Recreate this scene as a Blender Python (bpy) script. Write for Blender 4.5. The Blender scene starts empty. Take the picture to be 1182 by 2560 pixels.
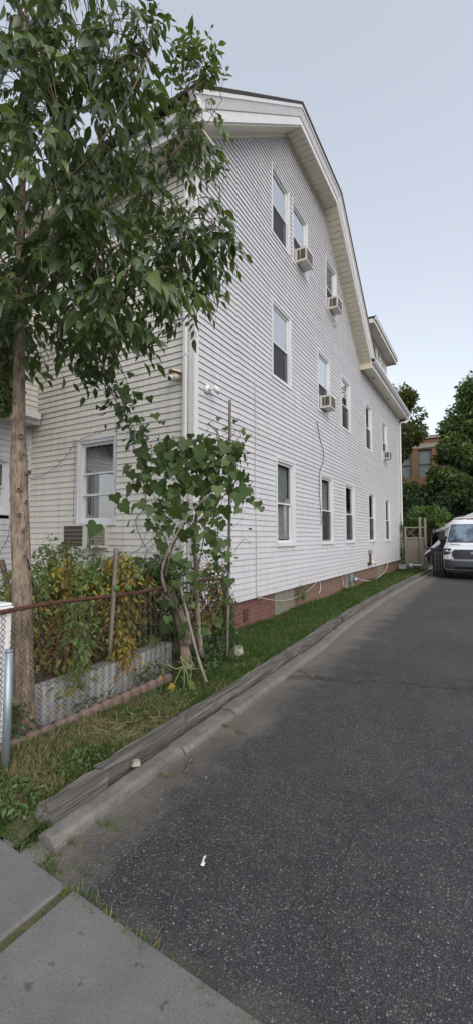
import bpy, math, random
import numpy as np
from mathutils import Vector, Matrix
R_ = math.radians
random.seed(7)
S = bpy.context.scene
COL = S.collection

# ------------------------------------------------------------------ camera
H = 1.6
YAW, PITCH = R_(30.05), math.atan(62/1082)
cam = bpy.data.cameras.new('camera'); camo = bpy.data.objects.new('camera', cam); COL.objects.link(camo)
cam.sensor_fit = 'VERTICAL'; cam.sensor_height = 36; cam.lens = 1082/2560*36
cam.clip_start = .05; cam.clip_end = 3000
camo.location = (0, 0, H); camo.rotation_euler = (math.pi/2+PITCH, 0, YAW)
S.camera = camo
# ------------------------------------------------------------------ world, sun, exposure
SUN_EL, SUN_AZ = R_(38), R_(125)          # azimuth measured from +Y towards +X
w = bpy.data.worlds.new('World'); S.world = w; w.use_nodes = True
nt = w.node_tree; nt.nodes.clear()
sky = nt.nodes.new('ShaderNodeTexSky'); sky.sky_type = 'NISHITA'; sky.sun_disc = False
sky.sun_elevation = SUN_EL; sky.sun_rotation = SUN_AZ
sky.air_density = 1.0; sky.dust_density = 2.0; sky.ozone_density = 1.6; sky.altitude = 50
bg = nt.nodes.new('ShaderNodeBackground'); bg.inputs['Strength'].default_value = .15
wo = nt.nodes.new('ShaderNodeOutputWorld')
hsv = nt.nodes.new('ShaderNodeHueSaturation'); hsv.inputs['Saturation'].default_value = .5
gm = nt.nodes.new('ShaderNodeGamma'); gm.inputs[1].default_value = .62      # thin haze evens the sky out
nt.links.new(sky.outputs[0], gm.inputs[0]); nt.links.new(gm.outputs[0], hsv.inputs['Color']); tn = nt.nodes.new('ShaderNodeMix'); tn.data_type = 'RGBA'; tn.blend_type = 'MULTIPLY'; tn.inputs[0].default_value = 1; tn.inputs[7].default_value = (1, .988, .985, 1)
nt.links.new(hsv.outputs[0], tn.inputs[6]); nt.links.new(tn.outputs[2], bg.inputs[0]); nt.links.new(bg.outputs[0], wo.inputs[0])
sl = bpy.data.lights.new('sun', 'SUN'); sl.energy = .45; sl.angle = R_(50); sl.color = (1, .93, .85)  # broad soft fill from behind the camera, added to brighten the walls
so = bpy.data.objects.new('sun', sl); COL.objects.link(so)
sd = Vector((math.sin(SUN_AZ)*math.cos(SUN_EL), math.cos(SUN_AZ)*math.cos(SUN_EL), math.sin(SUN_EL)))
so.rotation_euler = sd.to_track_quat('Z', 'Y').to_euler(); so.location = sd*200
S.view_settings.view_transform = 'Standard'; S.view_settings.look = 'None'
S.view_settings.exposure = 1.62; S.view_settings.gamma = 1

# ------------------------------------------------------------------ helpers
FW = Vector((-math.sin(YAW), math.cos(YAW), 0)); RT = Vector((math.cos(YAW), math.sin(YAW), 0))
def at(x, y, D):
    "point seen at photo position x,y that stands D metres ahead of the viewer"
    u = x-591; v = y-1280
    up = -v*math.cos(PITCH)+1082*math.sin(PITCH); fw = 1082*math.cos(PITCH)+v*math.sin(PITCH)
    return FW*D + RT*(u/fw*D) + Vector((0, 0, H+up/fw*D))
def link(o, parent=None):
    COL.objects.link(o)
    if parent: o.parent = parent
    return o
def tag(o, label=None, cat=None, group=None, kind=None):
    if label: o['label'] = label
    if cat: o['category'] = cat
    if group: o['group'] = group
    if kind: o['kind'] = kind
    return o
def empty(name, loc, label, cat, group=None, rz=0):
    o = bpy.data.objects.new(name, None); o.empty_display_size = .2; link(o); o.location = loc; o.rotation_euler.z = rz
    return tag(o, label, cat, group)
class MB:
    def __init__(s): s.v = []; s.f = []; s.t = []; s.mi = []; s.cm = 0
    def add(s, vs, fs, tone=.5):
        n = len(s.v); s.v += [tuple(p) for p in vs]; s.f += [tuple(i+n for i in q) for q in fs]; s.t += [tone]*len(vs); s.mi += [s.cm]*len(fs); return s
    def quad(s, a, b, c, d, tone=.5): return s.add([a, b, c, d], [(0, 1, 2, 3)], tone)
    def box(s, x0, y0, z0, x1, y1, z1, tone=.5, b=0):
        x0, x1 = min(x0, x1), max(x0, x1); y0, y1 = min(y0, y1), max(y0, y1); z0, z1 = min(z0, z1), max(z0, z1)
        if b <= 0:
            vs = [(x, y, z) for z in (z0, z1) for y in (y0, y1) for x in (x0, x1)]
            return s.add(vs, [(0, 2, 3, 1), (4, 5, 7, 6), (0, 1, 5, 4), (2, 6, 7, 3), (0, 4, 6, 2), (1, 3, 7, 5)], tone)
        # chamfered box
        X, Y, Z = (x0, x1), (y0, y1), (z0, z1); vs = []; idx = {}
        for i in (0, 1):
            for j in (0, 1):
                for k in (0, 1):
                    sx, sy, sz = (1, -1)[i]*b, (1, -1)[j]*b, (1, -1)[k]*b
                    for a, p in enumerate([(X[i], Y[j]+sy, Z[k]+sz), (X[i]+sx, Y[j], Z[k]+sz), (X[i]+sx, Y[j]+sy, Z[k])]):
                        idx[i, j, k, a] = len(vs); vs.append(p)
        fs = []
        for i in (0, 1): fs.append([idx[i, 0, 0, 0], idx[i, 1, 0, 0], idx[i, 1, 1, 0], idx[i, 0, 1, 0]][::(-1 if i == 0 else 1)])
        for j in (0, 1): fs.append([idx[0, j, 0, 1], idx[1, j, 0, 1], idx[1, j, 1, 1], idx[0, j, 1, 1]][::(1 if j == 0 else -1)])
        for k in (0, 1): fs.append([idx[0, 0, k, 2], idx[1, 0, k, 2], idx[1, 1, k, 2], idx[0, 1, k, 2]][::(-1 if k == 0 else 1)])
        for j in (0, 1):
            for k in (0, 1): fs.append([idx[0, j, k, 1], idx[1, j, k, 1], idx[1, j, k, 2], idx[0, j, k, 2]])
        for i in (0, 1):
            for k in (0, 1): fs.append([idx[i, 0, k, 0], idx[i, 1, k, 0], idx[i, 1, k, 2], idx[i, 0, k, 2]])
            for j in (0, 1): fs.append([idx[i, j, 0, 0], idx[i, j, 1, 0], idx[i, j, 1, 1], idx[i, j, 0, 1]])
        for i in (0, 1):
            for j in (0, 1):
                for k in (0, 1): fs.append([idx[i, j, k, 0], idx[i, j, k, 1], idx[i, j, k, 2]])
        return s.add(vs, fs, tone)
    def tube(s, pts, rad, n=6, tone=.5, cap=True):
        pts = [Vector(p) for p in pts]; m = len(pts)
        if not hasattr(rad, '__len__'): rad = [rad]*m
        vs = []; up = None
        for i, p in enumerate(pts):
            t = (pts[min(i+1, m-1)]-pts[max(i-1, 0)]).normalized()
            if up is None: up = t.orthogonal().normalized()
            up = (up-t*up.dot(t)); up = up.normalized() if up.length > 1e-6 else t.orthogonal().normalized()
            bn = t.cross(up)
            for k in range(n):
                a = 2*math.pi*k/n; vs.append(p+(up*math.cos(a)+bn*math.sin(a))*rad[i])
        fs = [(i*n+k, i*n+(k+1) % n, (i+1)*n+(k+1) % n, (i+1)*n+k) for i in range(m-1) for k in range(n)]
        if cap: fs += [tuple(range(n))[::-1], tuple(range((m-1)*n, m*n))]
        return s.add(vs, fs, tone)
    def ring(s, O, U, N, a0, a1, z0, z1, wd, n0, n1, wt=None, wb=None):
        "rectangular frame in the wall plane, from depth n0 to n1"
        wt = wt or wd; wb = wb or wd
        def P(u, n, z): return O+U*u+N*n+Vector((0, 0, z))
        def bx(u0, u1, q0, q1):
            vs = [P(u, n, z) for z in (q0, q1) for n in (n0, n1) for u in (u0, u1)]
            s.add(vs, [(0, 2, 3, 1), (4, 5, 7, 6), (0, 1, 5, 4), (2, 6, 7, 3), (0, 4, 6, 2), (1, 3, 7, 5)])
        bx(a0, a0+wd, z0, z1); bx(a1-wd, a1, z0, z1); bx(a0+wd, a1-wd, z1-wt, z1); bx(a0+wd, a1-wd, z0, z0+wb)
        return s
    def ubox(s, O, U, N, u0, u1, n0, n1, z0, z1, tone=.5):
        vs = [O+U*u+N*n+Vector((0, 0, z)) for z in (z0, z1) for n in (n0, n1) for u in (u0, u1)]
        return s.add(vs, [(0, 2, 3, 1), (4, 5, 7, 6), (0, 1, 5, 4), (2, 6, 7, 3), (0, 4, 6, 2), (1, 3, 7, 5)], tone)
    def build(s, name, mat, parent=None, smooth=False, keep=True):
        me = bpy.data.meshes.new(name); me.from_pydata(s.v, [], s.f)
        for m_ in (mat if isinstance(mat, (list, tuple)) else [mat]): me.materials.append(m_)
        if isinstance(mat, (list, tuple)): me.polygons.foreach_set('material_index', s.mi)
        at_ = me.attributes.new('tone', 'FLOAT', 'POINT'); at_.data.foreach_set('value', s.t)
        import bmesh
        b = bmesh.new(); b.from_mesh(me); bmesh.ops.recalc_face_normals(b, faces=b.faces); b.to_mesh(me); b.free()
        if smooth: me.polygons.foreach_set('use_smooth', [True]*len(me.polygons))
        o = link(bpy.data.objects.new(name, me))
        if parent:
            o.parent = parent
            if keep: o.matrix_parent_inverse = world_of(parent).inverted()
        return o
def world_of(o):
    m = Matrix.LocRotScale(o.location, o.rotation_euler, o.scale)
    if o.parent: m = world_of(o.parent) @ o.matrix_parent_inverse @ m
    return m
def lathe(mb, c, prof, n=16, tone=.5):
    c = Vector(c); vs = [c+Vector((r*math.cos(2*math.pi*k/n), r*math.sin(2*math.pi*k/n), z)) for r, z in prof for k in range(n)]
    fs = [(i*n+k, i*n+(k+1) % n, (i+1)*n+(k+1) % n, (i+1)*n+k) for i in range(len(prof)-1) for k in range(n)]
    fs += [tuple(range(n))[::-1], tuple(range((len(prof)-1)*n, len(prof)*n))]
    return mb.add(vs, fs, tone)

# ------------------------------------------------------------------ materials
def mat(name, base=(.5, .5, .5), rough=.6, metal=0, spec=.5):
    m = bpy.data.materials.new(name); m.use_nodes = True; t = m.node_tree; p = t.nodes['Principled BSDF']
    p.inputs['Base Color'].default_value = (*base, 1); p.inputs['Roughness'].default_value = rough
    p.inputs['Metallic'].default_value = metal; p.inputs['Specular IOR Level'].default_value = spec
    return m, t, p
def N(t, k, **kw):
    n = t.nodes.new(k)
    for a, b in kw.items():
        if hasattr(n, a): setattr(n, a, b)
        else: n.inputs[a.replace('_', ' ')].default_value = b
    return n
def geo(t, scale=(1, 1, 1)):
    g = t.nodes.new('ShaderNodeNewGeometry'); m = t.nodes.new('ShaderNodeMapping'); m.inputs['Scale'].default_value = scale
    t.links.new(g.outputs['Position'], m.inputs[0]); return m.outputs[0]
def noise(t, vec, scale, detail=4, rough=.55):
    n = t.nodes.new('ShaderNodeTexNoise'); n.inputs['Scale'].default_value = scale; n.inputs['Detail'].default_value = detail; n.inputs['Roughness'].default_value = rough
    t.links.new(vec, n.inputs['Vector']); return n.outputs[0]
def ramp(t, fac, stops):
    r = t.nodes.new('ShaderNodeValToRGB'); e = r.color_ramp.elements
    while len(e) < len(stops): e.new(.5)
    for i, (p, c) in enumerate(stops):
        e[i].position = p; e[i].color = (*c, 1) if hasattr(c, '__len__') else (c, c, c, 1)
    t.links.new(fac, r.inputs[0]); return r.outputs[0]
def mix(t, fac, a, b, mode='MIX'):
    m = t.nodes.new('ShaderNodeMix'); m.data_type = 'RGBA'; m.blend_type = mode
    for i, x in ((0, fac), (6, a), (7, b)):
        if hasattr(x, 'links') or hasattr(x, 'is_linked'): t.links.new(x, m.inputs[i])
        elif i == 0: m.inputs[0].default_value = x
        else: m.inputs[i].default_value = (*x, 1)
    return m.outputs[2]
def math_(t, op, a, b=0.):
    m = t.nodes.new('ShaderNodeMath'); m.operation = op
    for i, x in ((0, a), (1, b)):
        if hasattr(x, 'is_linked'): t.links.new(x, m.inputs[i])
        else: m.inputs[i].default_value = x
    return m.outputs[0]
def bump(t, p, h, strength=.4, dist=.01):
    b = t.nodes.new('ShaderNodeBump'); b.inputs['Strength'].default_value = strength; b.inputs['Distance'].default_value = dist
    t.links.new(h, b.inputs['Height']); t.links.new(b.outputs[0], p.inputs['Normal'])
def simple(name, c1, c2, scale=8, rough=.6, metal=0, bs=.2, stretch=(1, 1, 1), bd=.005, spec=.5):
    m, t, p = mat(name, c1, rough, metal, spec); v = geo(t, stretch); n = noise(t, v, scale, 6, .6)
    t.links.new(ramp(t, n, [(.3, c1), (.7, c2)]), p.inputs['Base Color'])
    if bs: bump(t, p, n, bs, bd)
    return m
def leafmat(name, stops, rough=.45, trans=.3, spec=.4):
    m, t, p = mat(name, stops[0][1], rough, 0, spec)
    a = t.nodes.new('ShaderNodeAttribute'); a.attribute_name = 'tone'
    c = ramp(t, a.outputs['Fac'], stops); v = geo(t); n = noise(t, v, 30, 2)
    c2 = mix(t, math_(t, 'MULTIPLY', n, .5), c, (.02, .03, .01))
    t.links.new(c2, p.inputs['Base Color'])
    tr = t.nodes.new('ShaderNodeBsdfTranslucent'); t.links.new(mix(t, .4, c, (.22, .30, .03)), tr.inputs[0])
    mx = t.nodes.new('ShaderNodeMixShader'); mx.inputs[0].default_value = trans
    t.links.new(p.outputs[0], mx.inputs[1]); t.links.new(tr.outputs[0], mx.inputs[2])
    t.links.new(mx.outputs[0], t.nodes['Material Output'].inputs[0]); return m

def vinyl(name, base, dirt):
    m, t, p = mat(name, base, .45); v = geo(t)
    n = noise(t, v, 1.2, 5); st = noise(t, geo(t, (3, 3, .25)), 4, 5, .65); f = noise(t, v, 90, 2)
    c = mix(t, ramp(t, n, [(.4, 0.), (.75, .35)]), base, tuple(x*.86 for x in base))
    c = mix(t, ramp(t, st, [(.47, 0.), (.72, .7)]), c, dirt)
    c = mix(t, ramp(t, f, [(.35, .12), (.6, 0.)]), c, (.3, .29, .28))
    a = t.nodes.new('ShaderNodeAttribute'); a.attribute_name = 'tone'
    c = mix(t, math_(t, 'MULTIPLY', a.outputs['Fac'], .24), c, tuple(x*.7 for x in base))
    t.links.new(c, p.inputs['Base Color']); bump(t, p, math_(t, 'ADD', math_(t, 'MULTIPLY', f, .06), noise(t, geo(t, (1, 1, 3)), 1.3, 3)), .5, .025); return m
M = {}
M['siding'] = vinyl('vinyl_siding', (.585, .578, .61), (.45, .445, .455))
M['siding2'] = vinyl('vinyl_siding_front', (.71, .685, .635), (.52, .49, .44))  # same vinyl, with warm bounced light on the front put into the colour
M['trim'] = vinyl('white_trim', (.68, .68, .69), (.62, .61, .6))
M['cream'] = vinyl('cream_trim', (.66, .60, .46), (.58, .48, .30))
M['soffit'] = vinyl('soffit_panel', (.70, .66, .56), (.62, .55, .40))
M['winframe'] = vinyl('window_vinyl', (.66, .68, .71), (.66, .66, .66))
M['hollow'] = simple('grimy_hollow', (.14, .13, .125), (.22, .21, .2), 20, .9, bs=0)  # dark colour paints the deep shade under each siding lip
M['gap'] = simple('dark_gap', (.05, .045, .04), (.08, .07, .06), 20)
M['shingle'] = simple('roof_shingle', (.05, .045, .04), (.11, .10, .085), 25, .95, bs=.6)
def asphalt():
    m, t, p = mat('asphalt', (.06, .06, .065), .85); v = geo(t)
    big = noise(t, v, .8, 5); mid = noise(t, v, 6, 5)
    c = ramp(t, big, [(.32, (.013, .0145, .017)), (.5, (.030, .032, .035)), (.68, (.052, .054, .057))])
    c = mix(t, ramp(t, mid, [(.4, 0.), (.8, .45)]), c, (.105, .103, .10))
    vo = N(t, 'ShaderNodeTexVoronoi'); vo.inputs['Scale'].default_value = 95; t.links.new(v, vo.inputs['Vector'])
    sep = t.nodes.new('ShaderNodeSeparateColor'); t.links.new(vo.outputs['Color'], sep.inputs[0])
    chip = math_(t, 'MULTIPLY', ramp(t, vo.outputs['Distance'], [(.28, 1.), (.45, 0.)]), ramp(t, sep.outputs[0], [(.60, 0.), (.74, 1.)]))
    cc = ramp(t, sep.outputs[1], [(.2, (.12, .118, .115)), (.6, (.21, .205, .195)), (.93, (.32, .31, .29)), (1., (.6, .6, .58))])
    c = mix(t, math_(t, 'MULTIPLY', chip, .62), c, cc)
    dk = math_(t, 'MULTIPLY', ramp(t, vo.outputs['Distance'], [(.3, 0.), (.6, .7)]), 1.)
    c = mix(t, dk, c, (.02, .02, .021))
    vs_ = N(t, 'ShaderNodeTexVoronoi'); vs_.inputs['Scale'].default_value = 210; t.links.new(v, vs_.inputs['Vector']); s2 = t.nodes.new('ShaderNodeSeparateColor'); t.links.new(vs_.outputs['Color'], s2.inputs[0])
    c = mix(t, math_(t, 'MULTIPLY', ramp(t, vs_.outputs['Distance'], [(.3, 1.), (.5, 0.)]), ramp(t, s2.outputs[0], [(.5, 0.), (.6, .6)])), c, (.16, .165, .165))
    # cracks : alligator cracking in one zone, and a long one across
    dv = N(t, 'ShaderNodeVectorMath', operation='ADD'); nn = t.nodes.new('ShaderNodeTexNoise'); nn.inputs['Scale'].default_value = 2.2; nn.inputs['Detail'].default_value = 6
    t.links.new(v, nn.inputs['Vector']); sc = N(t, 'ShaderNodeVectorMath', operation='SCALE'); sc.inputs['Scale'].default_value = .5
    t.links.new(nn.outputs['Color'], sc.inputs[0]); t.links.new(v, dv.inputs[0]); t.links.new(sc.outputs[0], dv.inputs[1])
    v2 = N(t, 'ShaderNodeTexVoronoi', feature='DISTANCE_TO_EDGE'); v2.inputs['Scale'].default_value = 3.2; t.links.new(dv.outputs[0], v2.inputs['Vector'])
    crk = ramp(t, v2.outputs['Distance'], [(0., 1.), (.035, 0.)])
    sx = t.nodes.new('ShaderNodeSeparateXYZ'); t.links.new(v, sx.inputs[0])
    yb = math_(t, 'ADD', sx.outputs[1], math_(t, 'MULTIPLY', sx.outputs[0], -.25))
    zone = math_(t, 'MULTIPLY', ramp(t, math_(t, 'ABSOLUTE', math_(t, 'SUBTRACT', yb, 5.3)), [(.1, 1.), (.9, 0.)]), ramp(t, noise(t, v, 1.1, 3), [(.45, 0.), (.6, 1.)]))
    zone2 = ramp(t, noise(t, v, .5, 2), [(.62, 0.), (.70, .35)])
    v3 = N(t, 'ShaderNodeTexVoronoi', feature='DISTANCE_TO_EDGE'); v3.inputs['Scale'].default_value = .55; t.links.new(dv.outputs[0], v3.inputs['Vector'])
    crk3 = math_(t, 'MULTIPLY', ramp(t, v3.outputs['Distance'], [(0., .45), (.006, 0.)]), 1.)
    cf = math_(t, 'MAXIMUM', math_(t, 'MULTIPLY', crk, math_(t, 'MAXIMUM', zone, zone2)), crk3)
    c = mix(t, cf, c, (.016, .015, .013))
    # sandy dirt washed along the kerb and the pavement edge
    dx = math_(t, 'ADD', sx.outputs[0], math_(t, 'MULTIPLY', noise(t, v, 3, 5), .55))
    d1 = ramp(t, dx, [(0., 0.), (1., 0.)])
    e = math_(t, 'SUBTRACT', math_(t, 'MULTIPLY', noise(t, v, 2.5, 6, .7), .9), math_(t, 'ADD', sx.outputs[0], 2.0))   # high next to the kerb
    d1 = ramp(t, e, [(.03, 0.), (.38, .62)])
    e2 = math_(t, 'SUBTRACT', math_(t, 'MULTIPLY', noise(t, v, 5, 6, .7), .45), math_(t, 'SUBTRACT', sx.outputs[1], 1.33))
    d2 = ramp(t, e2, [(.08, 0.), (.3, .5)])
    near = ramp(t, sx.outputs[1], [(0., 1.), (1., 1.)])
    dd = math_(t, 'MAXIMUM', d1, d2)
    c = mix(t, math_(t, 'MULTIPLY', dd, math_(t, 'SUBTRACT', 1., math_(t, 'MULTIPLY', chip, .5))), c, mix(t, mid, (.15, .13, .105), (.21, .18, .145)))
    ln = math_(t, 'SUBTRACT', math_(t, 'SUBTRACT', sx.outputs[1], 5.36), math_(t, 'MULTIPLY', sx.outputs[0], .33))
    ln = math_(t, 'ABSOLUTE', math_(t, 'ADD', ln, math_(t, 'MULTIPLY', math_(t, 'SUBTRACT', noise(t, v, 2.6, 6, .65), .5), .55)))
    l1 = ramp(t, ln, [(.006, 1.), (.022, 0.)]); st1 = math_(t, 'MULTIPLY', ramp(t, ln, [(.05, .6), (.45, 0.)]), ramp(t, noise(t, v, 4, 4), [(.4, 0.), (.65, 1.)]))
    ln2 = math_(t, 'ABSOLUTE', math_(t, 'ADD', math_(t, 'SUBTRACT', sx.outputs[1], 8.6), math_(t, 'MULTIPLY', math_(t, 'SUBTRACT', noise(t, v, 1.4, 6, .65), .5), 1.6)))
    l2 = ramp(t, ln2, [(.006, .8), (.03, 0.)])
    c = mix(t, st1, c, (.022, .021, .02)); c = mix(t, math_(t, 'MAXIMUM', l1, l2), c, (.010, .010, .009))
    stn = math_(t, 'MULTIPLY', ramp(t, noise(t, geo(t, (1.6, .5, 1)), 1.1, 5, .6), [(.52, 0.), (.7, .45)]), 1.); c = mix(t, stn, c, (.025, .025, .027))
    t.links.new(c, p.inputs['Base Color'])
    hh = math_(t, 'SUBTRACT', math_(t, 'SUBTRACT', 1., vo.outputs['Distance']), math_(t, 'MULTIPLY', cf, 2.))
    bump(t, p, hh, .55, .006); return m
M['asphalt'] = asphalt()
def concrete(name, a, b, sc=1.):
    m, t, p = mat(name, a, .85); v = geo(t); n = noise(t, v, 3*sc, 6, .65); f = noise(t, v, 140, 2); k = noise(t, v, 45, 3)
    c = ramp(t, n, [(.3, a), (.7, b)]); c = mix(t, ramp(t, f, [(.32, .5), (.5, 0.)]), c, tuple(x*.5 for x in a))
    c = mix(t, ramp(t, k, [(.62, 0.), (.72, .5)]), c, tuple(x*1.35 for x in b))
    st = noise(t, v, .9*sc, 6, .7); c = mix(t, ramp(t, st, [(.5, 0.), (.72, .45)]), c, tuple(x*.55 for x in a)); sp = noise(t, v, 22*sc, 2); c = mix(t, ramp(t, sp, [(.68, 0.), (.74, .6)]), c, tuple(x*.35 for x in a))
    t.links.new(c, p.inputs['Base Color']); bump(t, p, math_(t, 'ADD', f, k), .45, .003); return m
M['pavement'] = concrete('pavement_concrete', (.125, .12, .116), (.18, .172, .163))
M['kerb'] = concrete('kerb_concrete', (.115, .108, .098), (.20, .19, .172), 3)
M['block'] = concrete('raised_bed_concrete', (.30, .30, .31), (.46, .46, .46), 4)
M['edging'] = concrete('brown_edging', (.13, .09, .078), (.21, .15, .125), 3)
M['dirt'] = simple('soil', (.045, .034, .024), (.10, .08, .06), 9, .95, bs=.8, bd=.03)
M['lawnbase'] = simple('turf_soil', (.05, .065, .022), (.11, .10, .055), 7, .95, bs=.8, bd=.02)
def timber():
    m, t, p = mat('weathered_timber', (.2, .19, .17), .9); v = geo(t, (16, .35, 16)); n = noise(t, v, 3, 8, .7)
    n2 = noise(t, geo(t, (34, .5, 34)), 3, 3, .6); b = noise(t, geo(t), 2.5, 4)
    c = ramp(t, n, [(.32, (.03, .026, .022)), (.47, (.11, .10, .088)), (.7, (.27, .26, .235))])
    c = mix(t, ramp(t, n2, [(.33, .9), (.42, 0.)]), c, (.02, .017, .014)); c = mix(t, ramp(t, b, [(.5, 0.), (.75, .5)]), c, (.09, .085, .055))
    t.links.new(c, p.inputs['Base Color']); bump(t, p, math_(t, 'ADD', n, n2), .9, .02); return m
M['timber'] = timber()
def brick(name, c1, c2, mo, dirt, axis='x'):
    m, t, p = mat(name, c1, .85); g = t.nodes.new('ShaderNodeNewGeometry'); sx = t.nodes.new('ShaderNodeSeparateXYZ'); cb = t.nodes.new('ShaderNodeCombineXYZ')
    t.links.new(g.outputs['Position'], sx.inputs[0]); t.links.new(sx.outputs[1 if axis == 'x' else 0], cb.inputs[0]); t.links.new(sx.outputs[2], cb.inputs[1])
    b = t.nodes.new('ShaderNodeTexBrick'); b.inputs['Scale'].default_value = 1; b.inputs['Brick Width'].default_value = .215; b.inputs['Row Height'].default_value = .075
    b.inputs['Mortar Size'].default_value = .006; b.inputs['Color1'].default_value = (*c1, 1); b.inputs['Color2'].default_value = (*c2, 1); b.inputs['Mortar'].default_value = (*mo, 1)
    t.links.new(cb.outputs[0], b.inputs['Vector']); v = geo(t); n = noise(t, v, 4, 6, .7)
    c = mix(t, ramp(t, n, [(.55, 0.), (.68, .65)]), b.outputs[0], dirt); f = noise(t, v, 40, 3)
    c = mix(t, math_(t, 'MULTIPLY', f, .5), c, tuple(x*.5 for x in c1)); t.links.new(c, p.inputs['Base Color'])
    bump(t, p, math_(t, 'SUBTRACT', math_(t, 'MULTIPLY', f, .3), b.outputs['Fac']), .6, .01); return m
M['brick_red'] = brick('painted_red_brick', (.15, .058, .045), (.20, .08, .065), (.19, .15, .135), (.24, .21, .20))
M['brick_dark'] = brick('old_brick', (.18, .10, .075), (.24, .14, .10), (.18, .15, .12), (.18, .15, .12))
M['brick_far'] = brick('orange_brick', (.25, .13, .065), (.30, .16, .085), (.28, .2, .12), (.25, .13, .06), 'y')
M['pier'] = concrete('foundation_pier', (.16, .15, .115), (.23, .215, .165), 3)
def glass(name, b0=.2, b1=.9, tint=(.75, .8, .8)):
    m = bpy.data.materials.new(name); m.use_nodes = True; t = m.node_tree; t.nodes.clear()
    o = t.nodes.new('ShaderNodeOutputMaterial'); g = t.nodes.new('ShaderNodeBsdfGlossy'); g.inputs['Roughness'].default_value = .02
    tr = t.nodes.new('ShaderNodeBsdfTransparent'); tr.inputs[0].default_value = (*tint, 1); lw = t.nodes.new('ShaderNodeLayerWeight'); lw.inputs['Blend'].default_value = .5
    f = math_(t, 'MINIMUM', math_(t, 'ADD', math_(t, 'MULTIPLY', math_(t, 'POWER', lw.outputs['Facing'], 2.), b1), b0), .95)
    mx = t.nodes.new('ShaderNodeMixShader'); t.links.new(f, mx.inputs[0]); t.links.new(tr.outputs[0], mx.inputs[1]); t.links.new(g.outputs[0], mx.inputs[2])
    nb = t.nodes.new('ShaderNodeBump'); nb.inputs['Strength'].default_value = .02; t.links.new(noise(t, geo(t), 2.5, 2), nb.inputs['Height']); t.links.new(nb.outputs[0], g.inputs['Normal'])
    t.links.new(mx.outputs[0], o.inputs[0]); return m
M['glass'] = glass('window_glass', .30, 1.1)
M['glass_low'] = glass('window_glass_low', .06, .45)
def screen():
    m = bpy.data.materials.new('insect_screen'); m.use_nodes = True; t = m.node_tree; p = t.nodes['Principled BSDF']; p.inputs['Base Color'].default_value = (.035, .035, .04, 1); p.inputs['Roughness'].default_value = .7
    tr = t.nodes.new('ShaderNodeBsdfTransparent'); mx = t.nodes.new('ShaderNodeMixShader'); mx.inputs[0].default_value = .62
    t.links.new(tr.outputs[0], mx.inputs[1]); t.links.new(p.outputs[0], mx.inputs[2]); t.links.new(mx.outputs[0], t.nodes['Material Output'].inputs[0]); return m
M['screen'] = screen()
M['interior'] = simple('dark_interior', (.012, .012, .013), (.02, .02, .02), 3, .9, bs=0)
M['blind'] = simple('blind_slats', (.42, .43, .40), (.5, .5, .47), 3, .7, bs=0)
M['curtain'] = simple('curtain', (.4, .36, .3), (.52, .48, .4), 5, .8)
M['ac'] = simple('ac_casing', (.50, .48, .43), (.62, .60, .54), 6, .5, bs=0)
M['acgrille'] = simple('ac_fins', (.06, .055, .055), (.11, .10, .10), 40, .6, .3)
M['rustgrille'] = simple('rusted_fins', (.045, .03, .025), (.10, .08, .065), 30, .8)
M['bark'] = simple('bark', (.15, .11, .08), (.42, .33, .25), 16, .9, bs=1., stretch=(1, 1, .5), bd=.012)
def bark_():
    m, t, p = mat('trunk_bark', (.2, .15, .1), .9); a = noise(t, geo(t, (1, 1, .45)), 22, 7, .7); g = noise(t, geo(t, (1, 1, .3)), 7, 4, .6); f = noise(t, geo(t, (1, 1, .12)), 60, 3)
    c = ramp(t, a, [(.32, (.10, .075, .055)), (.52, (.26, .20, .15)), (.72, (.40, .33, .26))]); c = mix(t, ramp(t, g, [(.5, 0.), (.68, .6)]), c, (.16, .15, .11)); c = mix(t, ramp(t, f, [(.36, .7), (.46, 0.)]), c, (.07, .05, .04))
    t.links.new(c, p.inputs['Base Color']); bump(t, p, math_(t, 'ADD', a, f), 1., .012); return m
M['bark'] = bark_()
M['branch'] = simple('branch_bark', (.06, .05, .04), (.20, .165, .125), 18, .9, bs=.5)
M['barkgrey'] = simple('grey_bark', (.11, .092, .075), (.31, .27, .225), 14, .9, bs=.9, stretch=(1, 1, .5), bd=.01)
M['barkdark'] = simple('dark_bark', (.03, .025, .02), (.08, .065, .05), 12, .9, bs=.9, bd=.01)
M['stem'] = simple('dry_stem', (.06, .045, .03), (.15, .12, .085), 20, .9, bs=.3)
M['greenstem'] = simple('green_stem', (.12, .16, .06), (.22, .26, .11), 20, .6, bs=.1)
M['stake'] = simple('grey_stake', (.12, .10, .085), (.24, .21, .18), 12, .9, stretch=(6, 6, .6), bs=.5)
M['rust'] = simple('rusty_steel', (.05, .022, .016), (.12, .055, .035), 30, .85, .2, bs=.5)
M['wire'] = simple('rusty_wire', (.055, .04, .035), (.11, .085, .07), 30, .8, .3, bs=0)
M['galv'] = simple('galvanised_steel', (.23, .27, .30), (.36, .41, .44), 14, .4, .55, bs=.1, stretch=(4, 4, .6))
M['white'] = simple('white_plastic', (.72, .73, .74), (.8, .8, .8), 4, .35, bs=0)
M['blackp'] = simple('black_plastic', (.012, .012, .014), (.025, .025, .028), 8, .45, bs=.1)
M['greyp'] = simple('grey_plastic', (.10, .11, .13), (.15, .16, .18), 8, .5, bs=.1)
M['cablew'] = simple('pale_cable', (.42, .40, .36), (.55, .52, .47), 10, .5, bs=0)
M['cableb'] = simple('dark_cable', (.025, .023, .025), (.05, .05, .05), 10, .5, bs=0)
M['fencewood'] = simple('grey_green_boards', (.13, .12, .09), (.26, .24, .19), 6, .9, stretch=(8, 8, .5), bs=.5)
M['paper'] = simple('litter', (.7, .7, .68), (.8, .8, .8), 30, .7)
M['stone'] = simple('pale_stone', (.25, .23, .19), (.4, .37, .31), 18, .9, bs=.8)
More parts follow.
